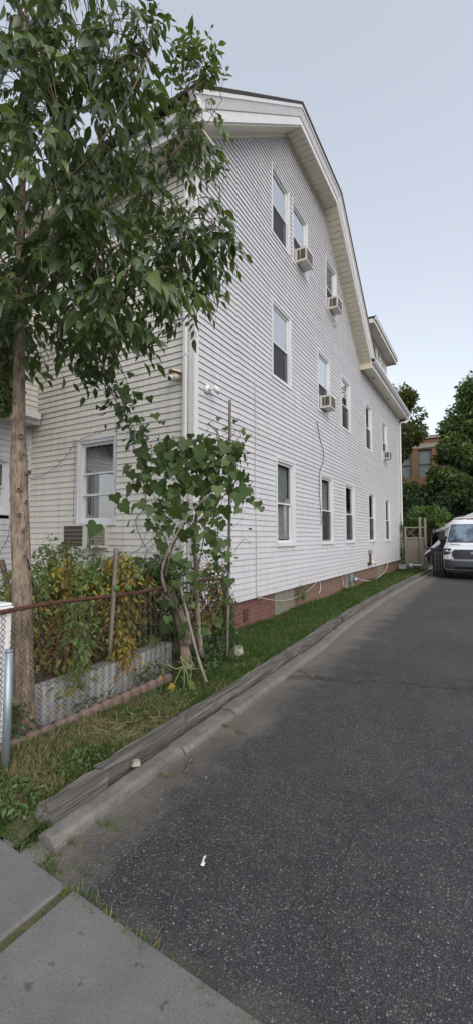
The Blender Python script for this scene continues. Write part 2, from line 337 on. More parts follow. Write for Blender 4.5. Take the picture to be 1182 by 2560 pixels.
M['roofgrey'] = simple('shed_roof', (.2, .2, .2), (.3, .3, .3), 20, .8)
M['terracotta'] = simple('pot', (.3, .32, .30), (.42, .44, .42), 12, .7)
L = {}
L['ash'] = leafmat('ash_leaf', [(0., (.030, .058, .024)), (.45, (.055, .10, .032)), (.8, (.11, .18, .045)), (1., (.19, .26, .08))], .34, .36, .8)
L['vine'] = leafmat('vine_leaf', [(0., (.040, .080, .024)), (.5, (.075, .135, .038)), (1., (.15, .22, .07))], .5, .3)
L['tomato'] = leafmat('tomato_leaf', [(0., (.09, .16, .055)), (.34, (.20, .29, .08)), (.5, (.30, .32, .08)), (.62, (.65, .46, .09)), (.74, (.34, .19, .09)), (1., (.17, .105, .065))], .6, .3)
L['dark'] = leafmat('dark_leaf', [(0., (.036, .068, .036)), (.5, (.065, .115, .052)), (1., (.14, .21, .08))], .5, .2)
L['mid'] = leafmat('mid_leaf', [(0., (.065, .11, .052)), (.5, (.12, .19, .075)), (.85, (.22, .29, .07)), (1., (.36, .28, .07))], .55, .35)
L['sunny'] = leafmat('sunny_leaf', [(0., (.065, .115, .055)), (.45, (.125, .20, .075)), (.72, (.26, .36, .09)), (1., (.55, .52, .12))], .5, .42)  # yellow upper tones paint backlit, sunlit foliage into the leaf colour
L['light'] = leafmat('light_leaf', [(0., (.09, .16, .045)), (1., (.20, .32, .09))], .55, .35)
L['maple'] = leafmat('maple_leaf', [(0., (.06, .065, .03)), (.5, (.10, .115, .045)), (.85, (.18, .16, .05)), (1., (.32, .20, .06))], .55, .35)
L['ground'] = leafmat('ground_leaf', [(0., (.035, .07, .03)), (.5, (.065, .13, .045)), (1., (.13, .21, .06))], .5, .25)
L['grass'] = leafmat('grass_blade', [(0., (.026, .060, .012)), (.4, (.055, .130, .018)), (.7, (.11, .20, .035)), (.8, (.24, .20, .10)), (1., (.42, .35, .20))], .6, .3)

# ------------------------------------------------------------------ leaf shapes
def T_leaf(length=1., width=.42, nseg=4, droop=.25, fold=.25):
    vs = []; fs = []
    prof = [math.sin(math.pi*(i/nseg)**.82)**1.15 if 0 < i < nseg else .02 for i in range(nseg+1)]
    for i in range(nseg+1):
        x = length*i/nseg; hw = width/2*prof[i]; z = -droop*length*(i/nseg)**2
        vs += [(x, -hw, z+fold*hw), (x, 0, z), (x, hw, z+fold*hw)]
    for i in range(nseg):
        a = i*3; fs += [(a, a+3, a+4, a+1), (a+1, a+4, a+5, a+2)]
    return np.array(vs), np.array(fs)
def T_fan(outline, fold=.12):
    "lobed leaf: a fan round a point on the midrib"
    vs = [(.35, 0, -.02)]; n = len(outline)
    for x, y in outline: vs.append((x, y, fold*abs(y)-.12*x*x))
    fs = [(0, 1+i, 1+(i+1) % n) for i in range(n)]
    return np.array(vs, float), np.array(fs)
VINE = [(0, 0), (-.13, .16), (-.17, .36), (-.05, .56), (.10, .60), (.22, .52), (.40, .64), (.48, .40), (.66, .28), (.82, .20), (1.05, 0)]
VINE = VINE + [(x, -y) for x, y in VINE[1:-1][::-1]]
MAPLE = [(0, 0), (-.05, .2), (.02, .5), (.25, .32), (.5, .62), (.55, .25), (.75, .3), (1., 0)]
MAPLE = MAPLE + [(x, -y) for x, y in MAPLE[1:-1][::-1]]
TL_ash = T_leaf(1, .41, 5, .36, .34); TL_vine = T_fan(VINE); TL_maple = T_fan(MAPLE); TL_small = T_leaf(1, .5, 2, .2, .25)
TL_tom = T_fan([(0, 0), (.1, .28), (.25, .14), (.45, .3), (.55, .13), (.8, .16), (1, 0), (.8, -.16), (.55, -.13), (.45, -.3), (.25, -.14), (.1, -.28)])
TL_quad = (np.array([(0, 0, 0), (.5, -.28, .06), (1, 0, -.1), (.5, .28, .06)]), np.array([(0, 1, 2, 3)]))
def leaves(name, tpl, P, D, U, size, tone, mat_, parent=None, smooth=False):
    "many copies of a leaf: P base, D direction, U up hint (arrays)"
    P = np.asarray(P, float); D = np.asarray(D, float); U = np.asarray(U, float); size = np.asarray(size, float); tone = np.asarray(tone, float)
    D = D/np.linalg.norm(D, axis=1)[:, None]; Y = np.cross(U, D); ln = np.linalg.norm(Y, axis=1); Y[ln < 1e-4] = (1, 0, 0); Y = Y/np.linalg.norm(Y, axis=1)[:, None]; Z = np.cross(D, Y)
    tv, tf = tpl; n = len(P); k = len(tv)
    V = P[:, None, :]+size[:, None, None]*(tv[None, :, 0:1]*D[:, None, :]+tv[None, :, 1:2]*Y[:, None, :]+tv[None, :, 2:3]*Z[:, None, :])
    F = (tf[None]+np.arange(n)[:, None, None]*k).reshape(-1, tf.shape[1])
    me = bpy.data.meshes.new(name); me.vertices.add(n*k); me.vertices.foreach_set('co', V.reshape(-1))
    fn, fk = F.shape; me.loops.add(fn*fk); me.loops.foreach_set('vertex_index', F.reshape(-1).astype('i'))
    me.polygons.add(fn); me.polygons.foreach_set('loop_start', (np.arange(fn)*fk).astype('i')); me.polygons.foreach_set('loop_total', np.full(fn, fk, 'i'))
    a = me.attributes.new('tone', 'FLOAT', 'POINT'); a.data.foreach_set('value', np.repeat(np.clip(tone, 0, 1), k))
    me.materials.append(mat_); me.update(); me.validate()
    o = link(bpy.data.objects.new(name, me))
    if parent: o.parent = parent; o.matrix_parent_inverse = world_of(parent).inverted()
    return o
rg = np.random.default_rng(11)
def rdir(n): d = rg.normal(size=(n, 3)); return d/np.linalg.norm(d, axis=1)[:, None]

# ================================================================== THE HOUSE
X0 = -3.70; YF = 5.14; YB = 22.45
Z = Vector((0, 0, 1))
house = empty('house', (X0, YF, 0), 'long three storey white vinyl sided house with gambrel gable facing the driveway', 'house')
RO, RU, RN = Vector((X0, 0, 0)), Vector((0, 1, 0)), Vector((1, 0, 0))
FO, FU, FN = Vector((0, YF, 0)), Vector((1, 0, 0)), Vector((0, -1, 0))
roofP = [(5.14, 7.74), (8.55, 10.65), (11.2, 10.68), (15.15, 7.5)]
ztop_rear = 7.5
win1 = [(7.98, 8.93), (10.70, 11.68), (12.90, 13.90), (15.85, 16.86), (18.80, 19.80)]
win2 = [(7.80, 8.77), (10.55, 11.50), (12.63, 13.60), (15.60, 16.56), (18.44, 19.40)]
win3 = [(7.82, 8.74), (8.93, 9.88), (11.30, 12.25)]
WINS = [(a, b, 1.40, 3.24, 1, i) for i, (a, b) in enumerate(win1)]+[(a, b, (4.88, 4.88, 4.86, 4.76, 4.76)[i], 6.43, 2, i) for i, (a, b) in enumerate(win2)]+[(a, b, 7.90, 9.46, 3, i) for i, (a, b) in enumerate(win3)]
def snap(z): return .49+.1016*round((z-.49)/.1016)
WINS = [(a, b, snap(q0), snap(q1+.012), f, i) for a, b, q0, q1, f, i in WINS]
def row_iv(z, z2):
    zz = z
    if zz < 7.5: base = [(YF+.0, YB)]
    elif zz < 7.74: base = [(YF, 15.15-(zz-7.5)*3.95/3.18)]
    else:
        l = 5.14+(zz-7.74)*3.41/2.91; r = 15.15-(zz-7.5)*3.95/3.18; base = [(l, r)]
    for a, b, q0, q1, *_ in WINS:
        if z2 > q0+.005 and z < q1-.005:
            nb = []
            for s, e in base:
                if a > s and b < e: nb += [(s, a), (b, e)]
                elif a <= s < b: nb.append((b, e))
                elif a < e <= b: nb.append((s, a))
                else: nb.append((s, e))
            base = nb
    return base
def siding(name, O, U, Nn, z0, z1, iv, m, parent, pitch=.1016, d=.0165):
    mb = MB(); z = z0; rr = random.Random(3)
    while z < z1-.01:
        z2 = min(z+pitch, z1)
        for a, b in iv(z, z2):
            if b-a < .01: continue
            # split the long rows into overlapping pieces, as vinyl comes in lengths
            cuts = [a]; p = a+rr.uniform(.6, 3.4)
            while p < b-.4: cuts.append(p); p += rr.uniform(2.6, 3.7)
            cuts.append(b)
            for i in range(len(cuts)-1):
                s, e = cuts[i], cuts[i+1]; j = .0016*(i % 2)
                m1 = (s+e)/2; w1 = rr.gauss(0, .0022)
                P = lambda u, n, q: O+U*u+Nn*n+Vector((0, 0, q))
                vs = []
                for u, ww in ((s, 0), (m1, w1), (e, 0)):
                    vs += [P(u, .0, z+ww+.016), P(u, d+j-.003, z+ww+.010), P(u, d+j-.003, z+ww), P(u, d+j, z+ww), P(u, d+j-.001, z+.012), P(u, .002+j, z2)]
                fs = []
                for q in (0, 6): fs += [(q+k_, q+k_+1, q+k_+7, q+k_+6) for k_ in range(5)]
                n_ = len(mb.f); mb.add(vs, fs, rr.random())
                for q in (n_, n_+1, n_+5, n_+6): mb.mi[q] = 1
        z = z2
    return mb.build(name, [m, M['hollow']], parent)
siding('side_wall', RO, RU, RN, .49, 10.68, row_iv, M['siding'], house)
fw_win = (-6.16, -5.24, 1.80, 3.28)
def front_iv(z, z2):
    base = [(-7.55, X0)]
    a, b, q0, q1 = fw_win
    if z2 > q0 and z < q1: base = [(-7.55, a), (b, X0)]
    return base
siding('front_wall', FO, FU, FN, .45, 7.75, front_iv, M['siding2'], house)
# upper part further left steps forward above the low wing
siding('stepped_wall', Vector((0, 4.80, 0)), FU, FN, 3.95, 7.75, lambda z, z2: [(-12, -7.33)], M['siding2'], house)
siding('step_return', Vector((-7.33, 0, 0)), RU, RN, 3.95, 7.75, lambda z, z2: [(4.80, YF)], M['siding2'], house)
b = MB(); b.box(-7.42, 4.77, 3.95, -7.32, 4.87, 7.7); b.build('corner_board', M['trim'], house)
b = MB(); b.box(-12, 5.7, 0, -4.25, 22.3, 7.4); b.build('wall_core', M['gap'], house)
b = MB()
v = [(x, y, z) for x in (-3.715, -12) for y, z in roofP+[(5.14, 7.), (15.15, 7.)]]
# corner boards
b = MB(); b.box(X0-.02, YF-.028, .44, X0+.028, YF+.085, 7.9); b.box(X0-.075, YF-.030, .44, X0-.022, YF+.01, 7.9); b.build('corner_board', M['trim'], house)
b = MB(); b.box(X0-.02, YB-.09, .46, X0+.028, YB+.01, 7.5); b.build('corner_board', M['trim'], house)
b = MB(); b.box(X0-.155, YF-.085, .40, X0-.085, YF-.025, 7.35, b=.012)
for z in (1.2, 4.3, 6.6): b.box(X0-.16, YF-.089, z, X0-.08, YF-.02, z+.03)
b.build('downspout', M['trim'], house)
# inner corner channel with the wing
b = MB(); b.box(-7.53, YF-.045, .3, -7.485, YF-.0, 7.7); b.build('corner_channel', M['trim'], house)
# foundation
b = MB(); b.box(-4.2, YF+.1, -.3, X0-.06, 8.0, .5); b.build('foundation', M['brick_red'], house)
b = MB(); b.box(-4.2, 8.003, -.3, X0-.045, 9.0, .5); b.build('foundation_pier', M['pier'], house)
b = MB(); b.box(-4.2, 9.003, -.3, X0-.06, YB-.05, .5); b.build('foundation', M['brick_dark'], house)
b = MB(); b.box(-4.2, 13.0, -.3, X0-.04, 13.9, .5); b.build('foundation_pier', M['pier'], house); b = MB(); b.box(-4.2, 17.3, -.3, X0-.045, 18.6, .5); b.build('foundation_pier', M['pier'], house)
b = MB(); b.box(-7.5, YF+.06, -.3, -3.8, YF+.3, .46); b.build('foundation', M['brick_dark'], house)
b = MB(); b.box(X0-.055, 6.72, .10, X0-.04, 6.88, .32, b=.004); b.build('wall_anchor', M['rust'], house)
# backing of the gable so nothing shows through
b = MB(); b.add([(-4.3, y, z-.02) for y, z in roofP], [(0, 1, 2, 3)]); b.build('gable_sheathing', M['gap'], house)
for a, c, q0, q1, *_ in []: pass

# ---- roof
def sweep(path, sec, name, m, parent, ext=(0, 0)):
    "path: (y,z) along the gable; sec: closed section of (x, n), n normal to the path"
    pts = [Vector((0, y, z)) for y, z in path]; nrm = []
    for i in range(len(pts)):
        ds = []
        if i > 0: ds.append((pts[i]-pts[i-1]).normalized())
        if i < len(pts)-1: ds.append((pts[i+1]-pts[i]).normalized())
        ns = [Vector((0, -d.z, d.y)) for d in ds]; n = sum(ns, Vector()).normalized(); n /= n.dot(ns[0]); nrm.append(n)
    vs = []; k = len(sec)
    for p, n in zip(pts, nrm):
        for x, q in sec: vs.append((x, p.y+n.y*q, p.z+n.z*q))
    fs = [(i*k+j, i*k+(j+1) % k, (i+1)*k+(j+1) % k, (i+1)*k+j) for i in range(len(pts)-1) for j in range(k)]
    fs += [tuple(range(k))[::-1], tuple(range((len(pts)-1)*k, len(pts)*k))]
    return MB().add(vs, fs).build(name, m, parent)
sl0 = 2.91/3.41
rake = [(4.70, 7.74-.44*sl0)]+roofP[1:3]+[(15.15, 7.5)]
roof = sweep(rake, [(-3.22, .36), (-3.20, .395), (-12.5, .40), (-12.5, .36)], 'roof', M['shingle'], house)
sweep(rake, [(-3.34, .02), (-3.31, .02), (-3.31, .17), (-3.34, .17)], 'rake_board', M['trim'], house)
sweep(rake, [(-3.34, .175), (-3.295, .175), (-3.245, .30), (-3.23, .30), (-3.23, .355), (-3.34, .355)], 'rake_moulding', M['trim'], house)
sweep(rake, [(-3.712, -.045), (-3.665, -.045), (-3.665, .0), (-3.712, .0)], 'rake_channel', M['cream'], house)
# vented soffit : separate panels with a groove between them
b = MB()
for i in range(len(rake)-1):
    p, q = Vector((0, *rake[i])), Vector((0, *rake[i+1])); Ln = (q-p).length; n = int(Ln/.155); d = (q-p)/n; nn = Vector((0, -d.z, d.y)).normalized()
    for j in range(n):
        a = p+d*j+d.normalized()*.012; c = p+d*(j+1)
        for k_, (s, e) in enumerate(((a, c),)):
            vs = [(-3.70, s.y, s.z), (-3.33, s.y, s.z), (-3.33, e.y, e.z), (-3.70, e.y, e.z)]
            up = [(x, y+nn.y*.02, z+nn.z*.02) for x, y, z in vs]
            b.add(vs+up, [(0, 1, 2, 3), (0, 3, 7, 4), (1, 5, 6, 2), (0, 4, 5, 1), (3, 2, 6, 7)])
b.build('soffit', M['soffit'], house)
sweep(rake, [(-3.72, .022), (-3.31, .022), (-3.31, .03), (-3.72, .03)], 'soffit_backing', M['gap'], house)
# front eave
b = MB(); b.box(-12, 4.72, 7.37, -3.33, 5.14, 7.40); b.build('soffit', M['soffit'], house)
b = MB(); b.box(-12, 4.67, 7.36, -3.22, 4.715, 7.60); b.box(-12, 4.57, 7.49, -3.24, 4.665, 7.62, b=.01); b.build('gutter', M['trim'], house)
# rear eave with its gutter, return box and roof
b = MB(); b.box(-3.70, 15.05, 7.50, -3.33, YB+.3, 7.53)
b.build('soffit', M['soffit'], house)
b = MB(); b.box(-3.33, 15.0, 7.47, -3.295, YB+.33, 7.66); b.build('eave_fascia', M['trim'], house)
b = MB(); b.box(-3.72, 14.97, 7.42, -3.30, 15.05, 7.62); b.build('eave_return', M['cream'], house)
b = MB(); g0 = 7.60
sec = [(-3.29, .0), (-3.22, .0), (-3.16, .07), (-3.16, .13), (-3.175, .13), (-3.175, .075), (-3.225, .015), (-3.29, .015)]
vs = [(x, y, g0+z) for y in (15.0, YB+.36) for x, z in sec]; k = len(sec)
b.add(vs, [(j, (j+1) % k, k+(j+1) % k, k+j) for j in range(k)]+[tuple(range(k))[::-1], tuple(range(k, 2*k))]); b.build('gutter', M['trim'], house)
b = MB(); b.add([(-3.2, 15.0, 7.68), (-3.2, YB+.35, 7.68), (-7.0, YB+.35, 10.0), (-7.0, 15.0, 10.0), (-3.2, 15.0, 7.72), (-3.2, YB+.35, 7.72), (-7.0, YB+.35, 10.04), (-7.0, 15.0, 10.04)], [(0, 1, 2, 3), (4, 5, 6, 7), (0, 1, 5, 4), (1, 2, 6, 5), (3, 0, 4, 7), (2, 3, 7, 6)]); b.build('roof', M['shingle'], house)
b = MB(); b.tube([(-3.23, YB+.28, 7.62), (-3.23, YB+.28, 7.45), (-3.35, YB+.2, 7.32), (-3.6, YB-.04, 7.25), (-3.62, YB-.04, 7.1), (-3.62, YB-.04, 1.0), (-3.62, YB-.04, .3)], .042, 8); b.build('downspout', M['trim'], house)
for y in (16.2, 19.0):
    b = MB(); lathe(b, (-3.5, y, 7.488), [(.05, 0), (.05, .012)], 12); b.build('soffit_vent', M['gap'], house)
# dormer
XD = -3.98
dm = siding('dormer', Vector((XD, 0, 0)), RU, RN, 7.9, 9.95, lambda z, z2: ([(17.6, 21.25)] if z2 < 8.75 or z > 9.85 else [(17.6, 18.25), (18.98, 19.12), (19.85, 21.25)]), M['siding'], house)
def sub(mb, name, m, parent): return mb.build(name, m, parent)
b = MB(); b.box(XD-3.2, 17.2, 7.6, XD-.5, 21.2, 9.9); sub(b, 'dormer_core', M['gap'], dm)
b = MB(); b.box(XD-3, 17.0, 9.93, XD+.40, 21.65, 9.96); sub(b, 'soffit', M['soffit'], dm)
b = MB(); b.box(XD+.35, 16.95, 9.965, XD+.40, 21.65, 10.14); b.box(XD-3, 16.92, 9.965, XD+.345, 16.97, 10.14); b.box(XD+.405, 16.9, 10.07, XD+.46, 21.7, 10.18, b=.01); sub(b, 'fascia', M['trim'], dm)
b = MB(); b.box(XD-3.2, 16.9, 10.185, XD+.46, 21.7, 10.22); sub(b, 'dormer_roof', M['shingle'], dm)
for y0 in (18.25, 19.12):
    O = Vector((XD, 0, 0)); b = MB(); b.ring(O, RU, RN, y0, y0+.73, 8.72, 9.86, .06, .03, -.05); b.ubox(O, RU, RN, y0+.06, y0+.67, -.04, 0, 9.25, 9.30); sub(b, 'window', M['winframe'], dm)
    b = MB(); b.ubox(O, RU, RN, y0+.06, y0+.67, -.035, -.03, 8.78, 9.8); sub(b, 'pane', M['glass'], dm)
    b = MB(); b.ubox(O, RU, RN, y0, y0+.73, -.3, -.28, 8.7, 9.9); sub(b, 'interior', M['interior'], dm)
b = MB()
for k in range(9): b.ubox(Vector((XD, 0, 0)), RU, RN, 19.9+k*.12, 19.915+k*.12, .05, .06, 8.2, 8.7)
b.ubox(Vector((XD, 0, 0)), RU, RN, 19.85, 20.95, .045, .06, 8.68, 8.71); sub(b, 'railing', M['trim'], dm)

# ---- windows
def window(O, U, Nn, a, b_, z0, z1, blind=None, screen_=True, ac=False, curtain=False, sill=True, triple=False, gl=('glass', 'glass')):
    "recessed double hung window; the frame is the part, panes etc. its sub-parts"
    fr = MB()
    fr.ring(O, U, Nn, a-.012, b_+.012, z0-.012, z1+.012, .028, .030, -.01)          # J channel
    fr.ring(O, U, Nn, a+.016, b_-.016, z0+.016, z1-.016, .050, .012, -.075)         # casing
    fr.ring(O, U, Nn, a+.066, b_-.066, z0+.066, z1-.066, .022, -.020, -.10)
    if sill: fr.ubox(O, U, Nn, a-.005, b_+.005, .005, .055, z0+.0, z0+.075)
    f = fr.build('window', M['winframe'], house)
    zm = z0+(z1-z0)*(.49 if not triple else .60); A, B = a+.088, b_-.088; Z0, Z1 = z0+.088, z1-.088
    s = MB(); s.ring(O, U, Nn, A, B, zm-.018, Z1, .030, -.030, -.055)
    if not ac: s.ring(O, U, Nn, A, B, Z0, zm+.018, .034, -.058, -.085)
    else: s.ring(O, U, Nn, A, B, z0+.5, zm+.018, .034, -.058, -.085)
    if triple: s.ubox(O, U, Nn, A, B, -.050, -.025, z0+.50, z0+.535)
    s.build('sash', M['winframe'], f)
    PP = lambda u, n, z: O+U*u+Nn*n+Vector((0, 0, z))
    g = MB(); g.quad(PP(A+.03, -.043, zm+.012), PP(B-.03, -.043, zm+.012), PP(B-.03, -.043, Z1-.03), PP(A+.03, -.043, Z1-.03)); g.build('pane', M[gl[0]], f)
    q0_ = (z0+.53 if ac else Z0+.034); g = MB(); g.quad(PP(A+.034, -.072, q0_), PP(B-.034, -.072, q0_), PP(B-.034, -.072, zm-.016), PP(A+.034, -.072, zm-.016)); g.build('pane', M[gl[1]], f)
    if screen_:
        q0_ = (z0+.44 if ac else Z0); c = MB(); c.quad(PP(A, -.035, q0_), PP(B, -.035, q0_), PP(B, -.035, zm), PP(A, -.035, zm)); c.build('insect_screen', M['screen'], f)
    i = MB(); P = lambda u, n, z: O+U*u+Nn*n+Vector((0, 0, z)); a1, b1, q0, q1 = a-.05, b_+.05, z0-.05, z1+.05
    i.ubox(O, U, Nn, a1, b1, -.42, -.40, q0, q1); i.ubox(O, U, Nn, a1-.02, a1, -.40, -.11, q0, q1); i.ubox(O, U, Nn, b1, b1+.02, -.40, -.11, q0, q1)
    i.ubox(O, U, Nn, a1, b1, -.40, -.11, q1, q1+.02); i.ubox(O, U, Nn, a1, b1, -.40, -.11, q0-.02, q0); i.build('interior', M['interior'], f)
    if blind:
        bl = MB(); z = Z1-.04
        while z > z0+(z1-z0)*blind:
            vs = [P(A, -.13, z), P(B, -.13, z), P(B, -.118, z-.019), P(A, -.118, z-.019)]; bl.add(vs, [(0, 1, 2, 3)]); z -= .024
        bl.build('blind', M['blind'], f)
    if curtain:
        cu = MB(); n = 26; vs = []
        for k in range(n+1):
            u = A+(B-A)*.5*k/n; d = -.16+.018*math.sin(k*1.7); vs += [P(u, d, Z0), P(u, d, Z1)]
        cu.add(vs, [(2*k, 2*k+2, 2*k+3, 2*k+1) for k in range(n)]); cu.build('curtain', M['curtain'], f)
    return f
for a, b_, z0, z1, fl, i in WINS:
    has_ac = (fl == 3 and i in (1, 2)) or (fl == 2 and i in (1, 4))
    window(RO, RU, RN, a, b_, z0, z1, blind={(1, 0): .08, (1, 1): .5, (1, 2): None, (1, 3): None, (2, 0): .7}.get((fl, i)), screen_=not (fl == 1 and i == 0), ac=has_ac, sill=(fl == 1),
           curtain=(fl, i) in ((1, 3), (1, 2), (2, 3)), gl=(('glass_low', 'glass_low') if fl == 1 else ('glass', 'glass_low')))
window(FO, FU, FN, *fw_win, blind=.62, screen_=False, triple=True, sill=False, gl=('glass', 'glass'))

# ---- one storey wing on the left
XW = -7.50
def wing_iv(z, z2): return [(3.6, 3.75), (4.72, YF)] if (z2 > 2.0 and z < 3.02) else [(2.5, YF)]
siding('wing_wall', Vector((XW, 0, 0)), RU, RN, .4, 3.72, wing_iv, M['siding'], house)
window(Vector((XW, 0, 0)), RU, RN, 3.75, 4.72, 2.0, 3.02, blind=.1, screen_=False, sill=False, gl=('glass_low', 'glass_low'))
b = MB(); b.box(-8.0, 2.5, 3.70, XW+.26, YF-.02, 3.73); b.build('soffit', M['soffit'], house)
b = MB(); b.box(XW+.26, 2.5, 3.69, XW+.30, YF-.05, 3.84); b.box(XW+.305, 2.4, 3.76, XW+.42, YF-.10, 3.88, b=.014); b.build('gutter', M['trim'], house)
b = MB(); b.add([(XW+.36, 2.3, 3.89), (XW+.36, YF-.02, 3.89), (-12, YF-.02, 5.0), (-12, 2.3, 5.0)], [(0, 1, 2, 3)]); b.build('roof', M['shingle'], house)

# ================================================================== air conditioners, lamp, camera, cables
def aircon(P, U, Nn, wd, dp, ht, label, tilt=.03, rust=False, group='window air conditioners'):
    P = Vector(P); o = empty('air_conditioner', P, label, 'air conditioner', group)
    B_ = lambda: MB()
    c = MB(); h0 = -.02
    c.ubox(P, U, Nn, -wd/2, wd/2, h0, dp-.012, 0, ht); cas = c.build('casing', M['ac'], o)
    g = MB(); g.ubox(P, U, Nn, -wd/2+.03, wd/2-.03, dp-.010, dp-.004, .03, ht-.03); g.build('rear_coil', M['rustgrille' if rust else 'acgrille'], o)
    g = MB(); g.ring(P, U, Nn, -wd/2, wd/2, 0, ht, .03, dp-.014, dp+.002)
    n = 5
    for k in range(1, n): g.ubox(P, U, Nn, -wd/2+.03, wd/2-.03, dp-.004, dp+.001, .03+(ht-.06)*k/n-.002, .03+(ht-.06)*k/n+.002)
    g.build('rear_frame', M['ac'], o)
    for sgn in (-1, 1):
        g = MB(); u = sgn*(wd/2+.001); u2 = sgn*(wd/2+.004)
        if rust:
            for k in range(12): g.ubox(P, U, Nn, min(u, u2), max(u, u2), .08, dp-.06, .05+k*(ht-.1)/12, .05+(k+.55)*(ht-.1)/12)
        else:
            for n0, n1 in ((.05, dp*.40), (dp*.46, dp*.88)): g.ubox(P, U, Nn, min(u, u2), max(u, u2), n0, n1, .05, ht-.05)
        g.build('side_vent', M['acgrille'], o)
    for sgn in (-1, 1):
        g = MB()
        for k in range(5): g.ubox(P, U, Nn, *sorted((sgn*(wd/2+.003+k*.025), sgn*(wd/2+.022+k*.025))), -.045, -.03+.006*(k % 2), .0, ht+.03)
        g.build('accordion_panel', M['ac'], o)
    return o
aircon((X0, 9.36, 7.99), RU, RN, .45, .27, .33, 'air conditioner in the right one of the paired third floor windows')
aircon((X0, 11.74, 7.99), RU, RN, .45, .27, .33, 'air conditioner in the lone third floor window near the roof slope, torn panel below')
aircon((X0, 11.0, 4.97), RU, RN, .45, .27, .33, 'pale air conditioner in the second window of the second floor row')
aircon((X0, 18.9, 4.86), RU, RN, .45, .25, .32, 'small air conditioner in the farthest second floor window')
aircon((-5.66, YF, 1.42), FU, FN, .50, .50, .38, 'old air conditioner with rusted coil under the front window behind the tomato plants', rust=True)
b = MB(); pts = [(-.02, 11.28, 7.93), (.03, 11.40, 7.86), (.05, 11.6, 7.80), (.04, 11.85, 7.72), (.02, 12.1, 7.66)]
b.tube([(X0+x+.02, y, z) for x, y, z in pts], .012, 5)
tag(b.build('trim_strip', M['cream']), 'loose bent strip of trim hanging under the lone third floor window', 'trim')
# dome camera on the front face beside the corner
o = empty('security_camera', (-3.93, YF, 4.05), 'cream dome security camera under a hood on front wall by the corner', 'security camera')
b = MB(); b.tube([(-3.96, YF-.01, 4.02), (-3.96, YF-.05, 4.02)], .075, 16); b.build('base', M['cream'], o)
b = MB(); n = 12; vs = []
for i in range(5):
    for k in range(n+1):
        a = math.pi*k/n; r = .10*math.cos(i/4*1.1); vs.append((-3.96+r*math.cos(a), YF-.04-.19*i/4, 4.04+r*.6*math.sin(a)))
b.add(vs, [(i*(n+1)+k, i*(n+1)+k+1, (i+1)*(n+1)+k+1, (i+1)*(n+1)+k) for i in range(4) for k in range(n)]); h = b.build('hood', M['cream'], o, True)
md = h.modifiers.new('s', 'SOLIDIFY'); md.thickness = .006
b = MB(); b.tube([(-3.96, YF-.05, 4.01), (-3.97, YF-.12, 3.99), (-3.985, YF-.175, 3.955)], [.055, .06, .05], 14); b.build('body', M['cream'], o, True)
b = MB(); b.tube([(-3.985, YF-.172, 3.957), (-3.992, YF-.20, 3.94)], .045, 14); b.build('lens_ring', M['white'], o, True)
b = MB(); b.tube([(-3.992, YF-.198, 3.941), (-3.994, YF-.206, 3.937)], .032, 14); b.build('lens', M['blackp'], o, True)
o = empty('wall_camera', (X0, 5.48, 3.87), 'small white bullet camera on a round base on side wall by the corner', 'security camera')
b = MB(); b.tube([(X0+.015, 5.45, 3.87), (X0+.055, 5.45, 3.87)], .065, 16); b.build('base', M['white'], o, True)
b = MB(); b.tube([(X0+.055, 5.45, 3.87), (X0+.10, 5.48, 3.88), (X0+.13, 5.53, 3.89)], .016, 8); b.build('arm', M['white'], o, True)
b = MB(); b.tube([(X0+.12, 5.50, 3.905), (X0+.16, 5.60, 3.84)], .040, 14); b.build('body', M['white'], o, True)
def cable(pts, r, m, label, name='cable'):
    pts = [Vector(p) for p in pts]; out = []
    for i in range(len(pts)-1):
        p0, p1, p2, p3 = pts[max(i-1, 0)], pts[i], pts[i+1], pts[min(i+2, len(pts)-1)]
        for k in range(5):
            t = k/5; out.append(.5*((2*p1)+(p2-p0)*t+(2*p0-5*p1+4*p2-p3)*t*t+(3*p1-p0-3*p2+p3)*t**3))
    out.append(pts[-1]); b = MB(); b.tube(out, r, 5); return tag(b.build(name, M[m], None, True), label, 'cable')
cable([(-3.67, 7.02, 4.52), (-3.67, 7.05, 3.6), (-3.672, 7.03, 2.65), (-3.67, 7.07, 1.4), (-3.67, 7.08, .56), (-3.665, 7.3, .46), (-3.66, 7.72, .37), (-3.66, 8.3, .29), (-3.66, 8.82, .28), (-3.66, 9.5, .33), (-3.68, 10.3, .48)], .007, 'cablew', 'thin pale cable dropping down the siding and looping along the brick base')
cable([(-3.665, 10.37, 4.52), (-3.665, 10.5, 4.3), (-3.665, 10.6, 4.1), (-3.66, 10.85, 3.83), (-3.66, 10.78, 3.5), (-3.66, 10.56, 3.27), (-3.66, 10.50, 2.73), (-3.66, 10.58, 2.3), (-3.66, 10.64, 2.0), (-3.66, 10.56, 1.9)], .008, 'cableb', 'black cable hanging loose beside the second ground floor window')
cable([(-3.62, 18.73, .49), (-3.60, 18.2, .27), (-3.60, 17.3, .12), (-3.60, 16.2, .07), (-3.6, 15.2, .09), (-3.60, 14.3, .2), (-3.60, 13.75, .30)], .012, 'cablew', 'pale hose looping from the meter to the far end of the siding')
cable([(-3.72, 10.62, .48), (-3.71, 10.65, .3), (-3.7, 10.5, .18)], .011, 'cablew', 'short white pipe stub hanging on the brick base')
cable([(-3.71, 12.45, .48), (-3.70, 12.6, .3), (-3.69, 12.62, .18), (-3.6, 12.9, .06)], .011, 'cablew', 'bent pale pipe running down the brick base beside the meter')
o = empty('meter_box', (-3.66, 13.4, .3), 'small round grey meter under the siding on the brick base', 'meter')
b = MB(); b.box(-3.74, 13.28, .2, -3.62, 13.5, .44, b=.02); b.build('box', M['galv'], o)
b = MB(); b.tube([(-3.62, 13.42, .30), (-3.53, 13.46, .26)], [.085, .09], 14); b.build('dial', M['galv'], o, True)
o = empty('wall_pipe', (-3.66, 15.8, .65), 'rusty pipe with a grey cap and white spout on the siding above the base', 'pipe')
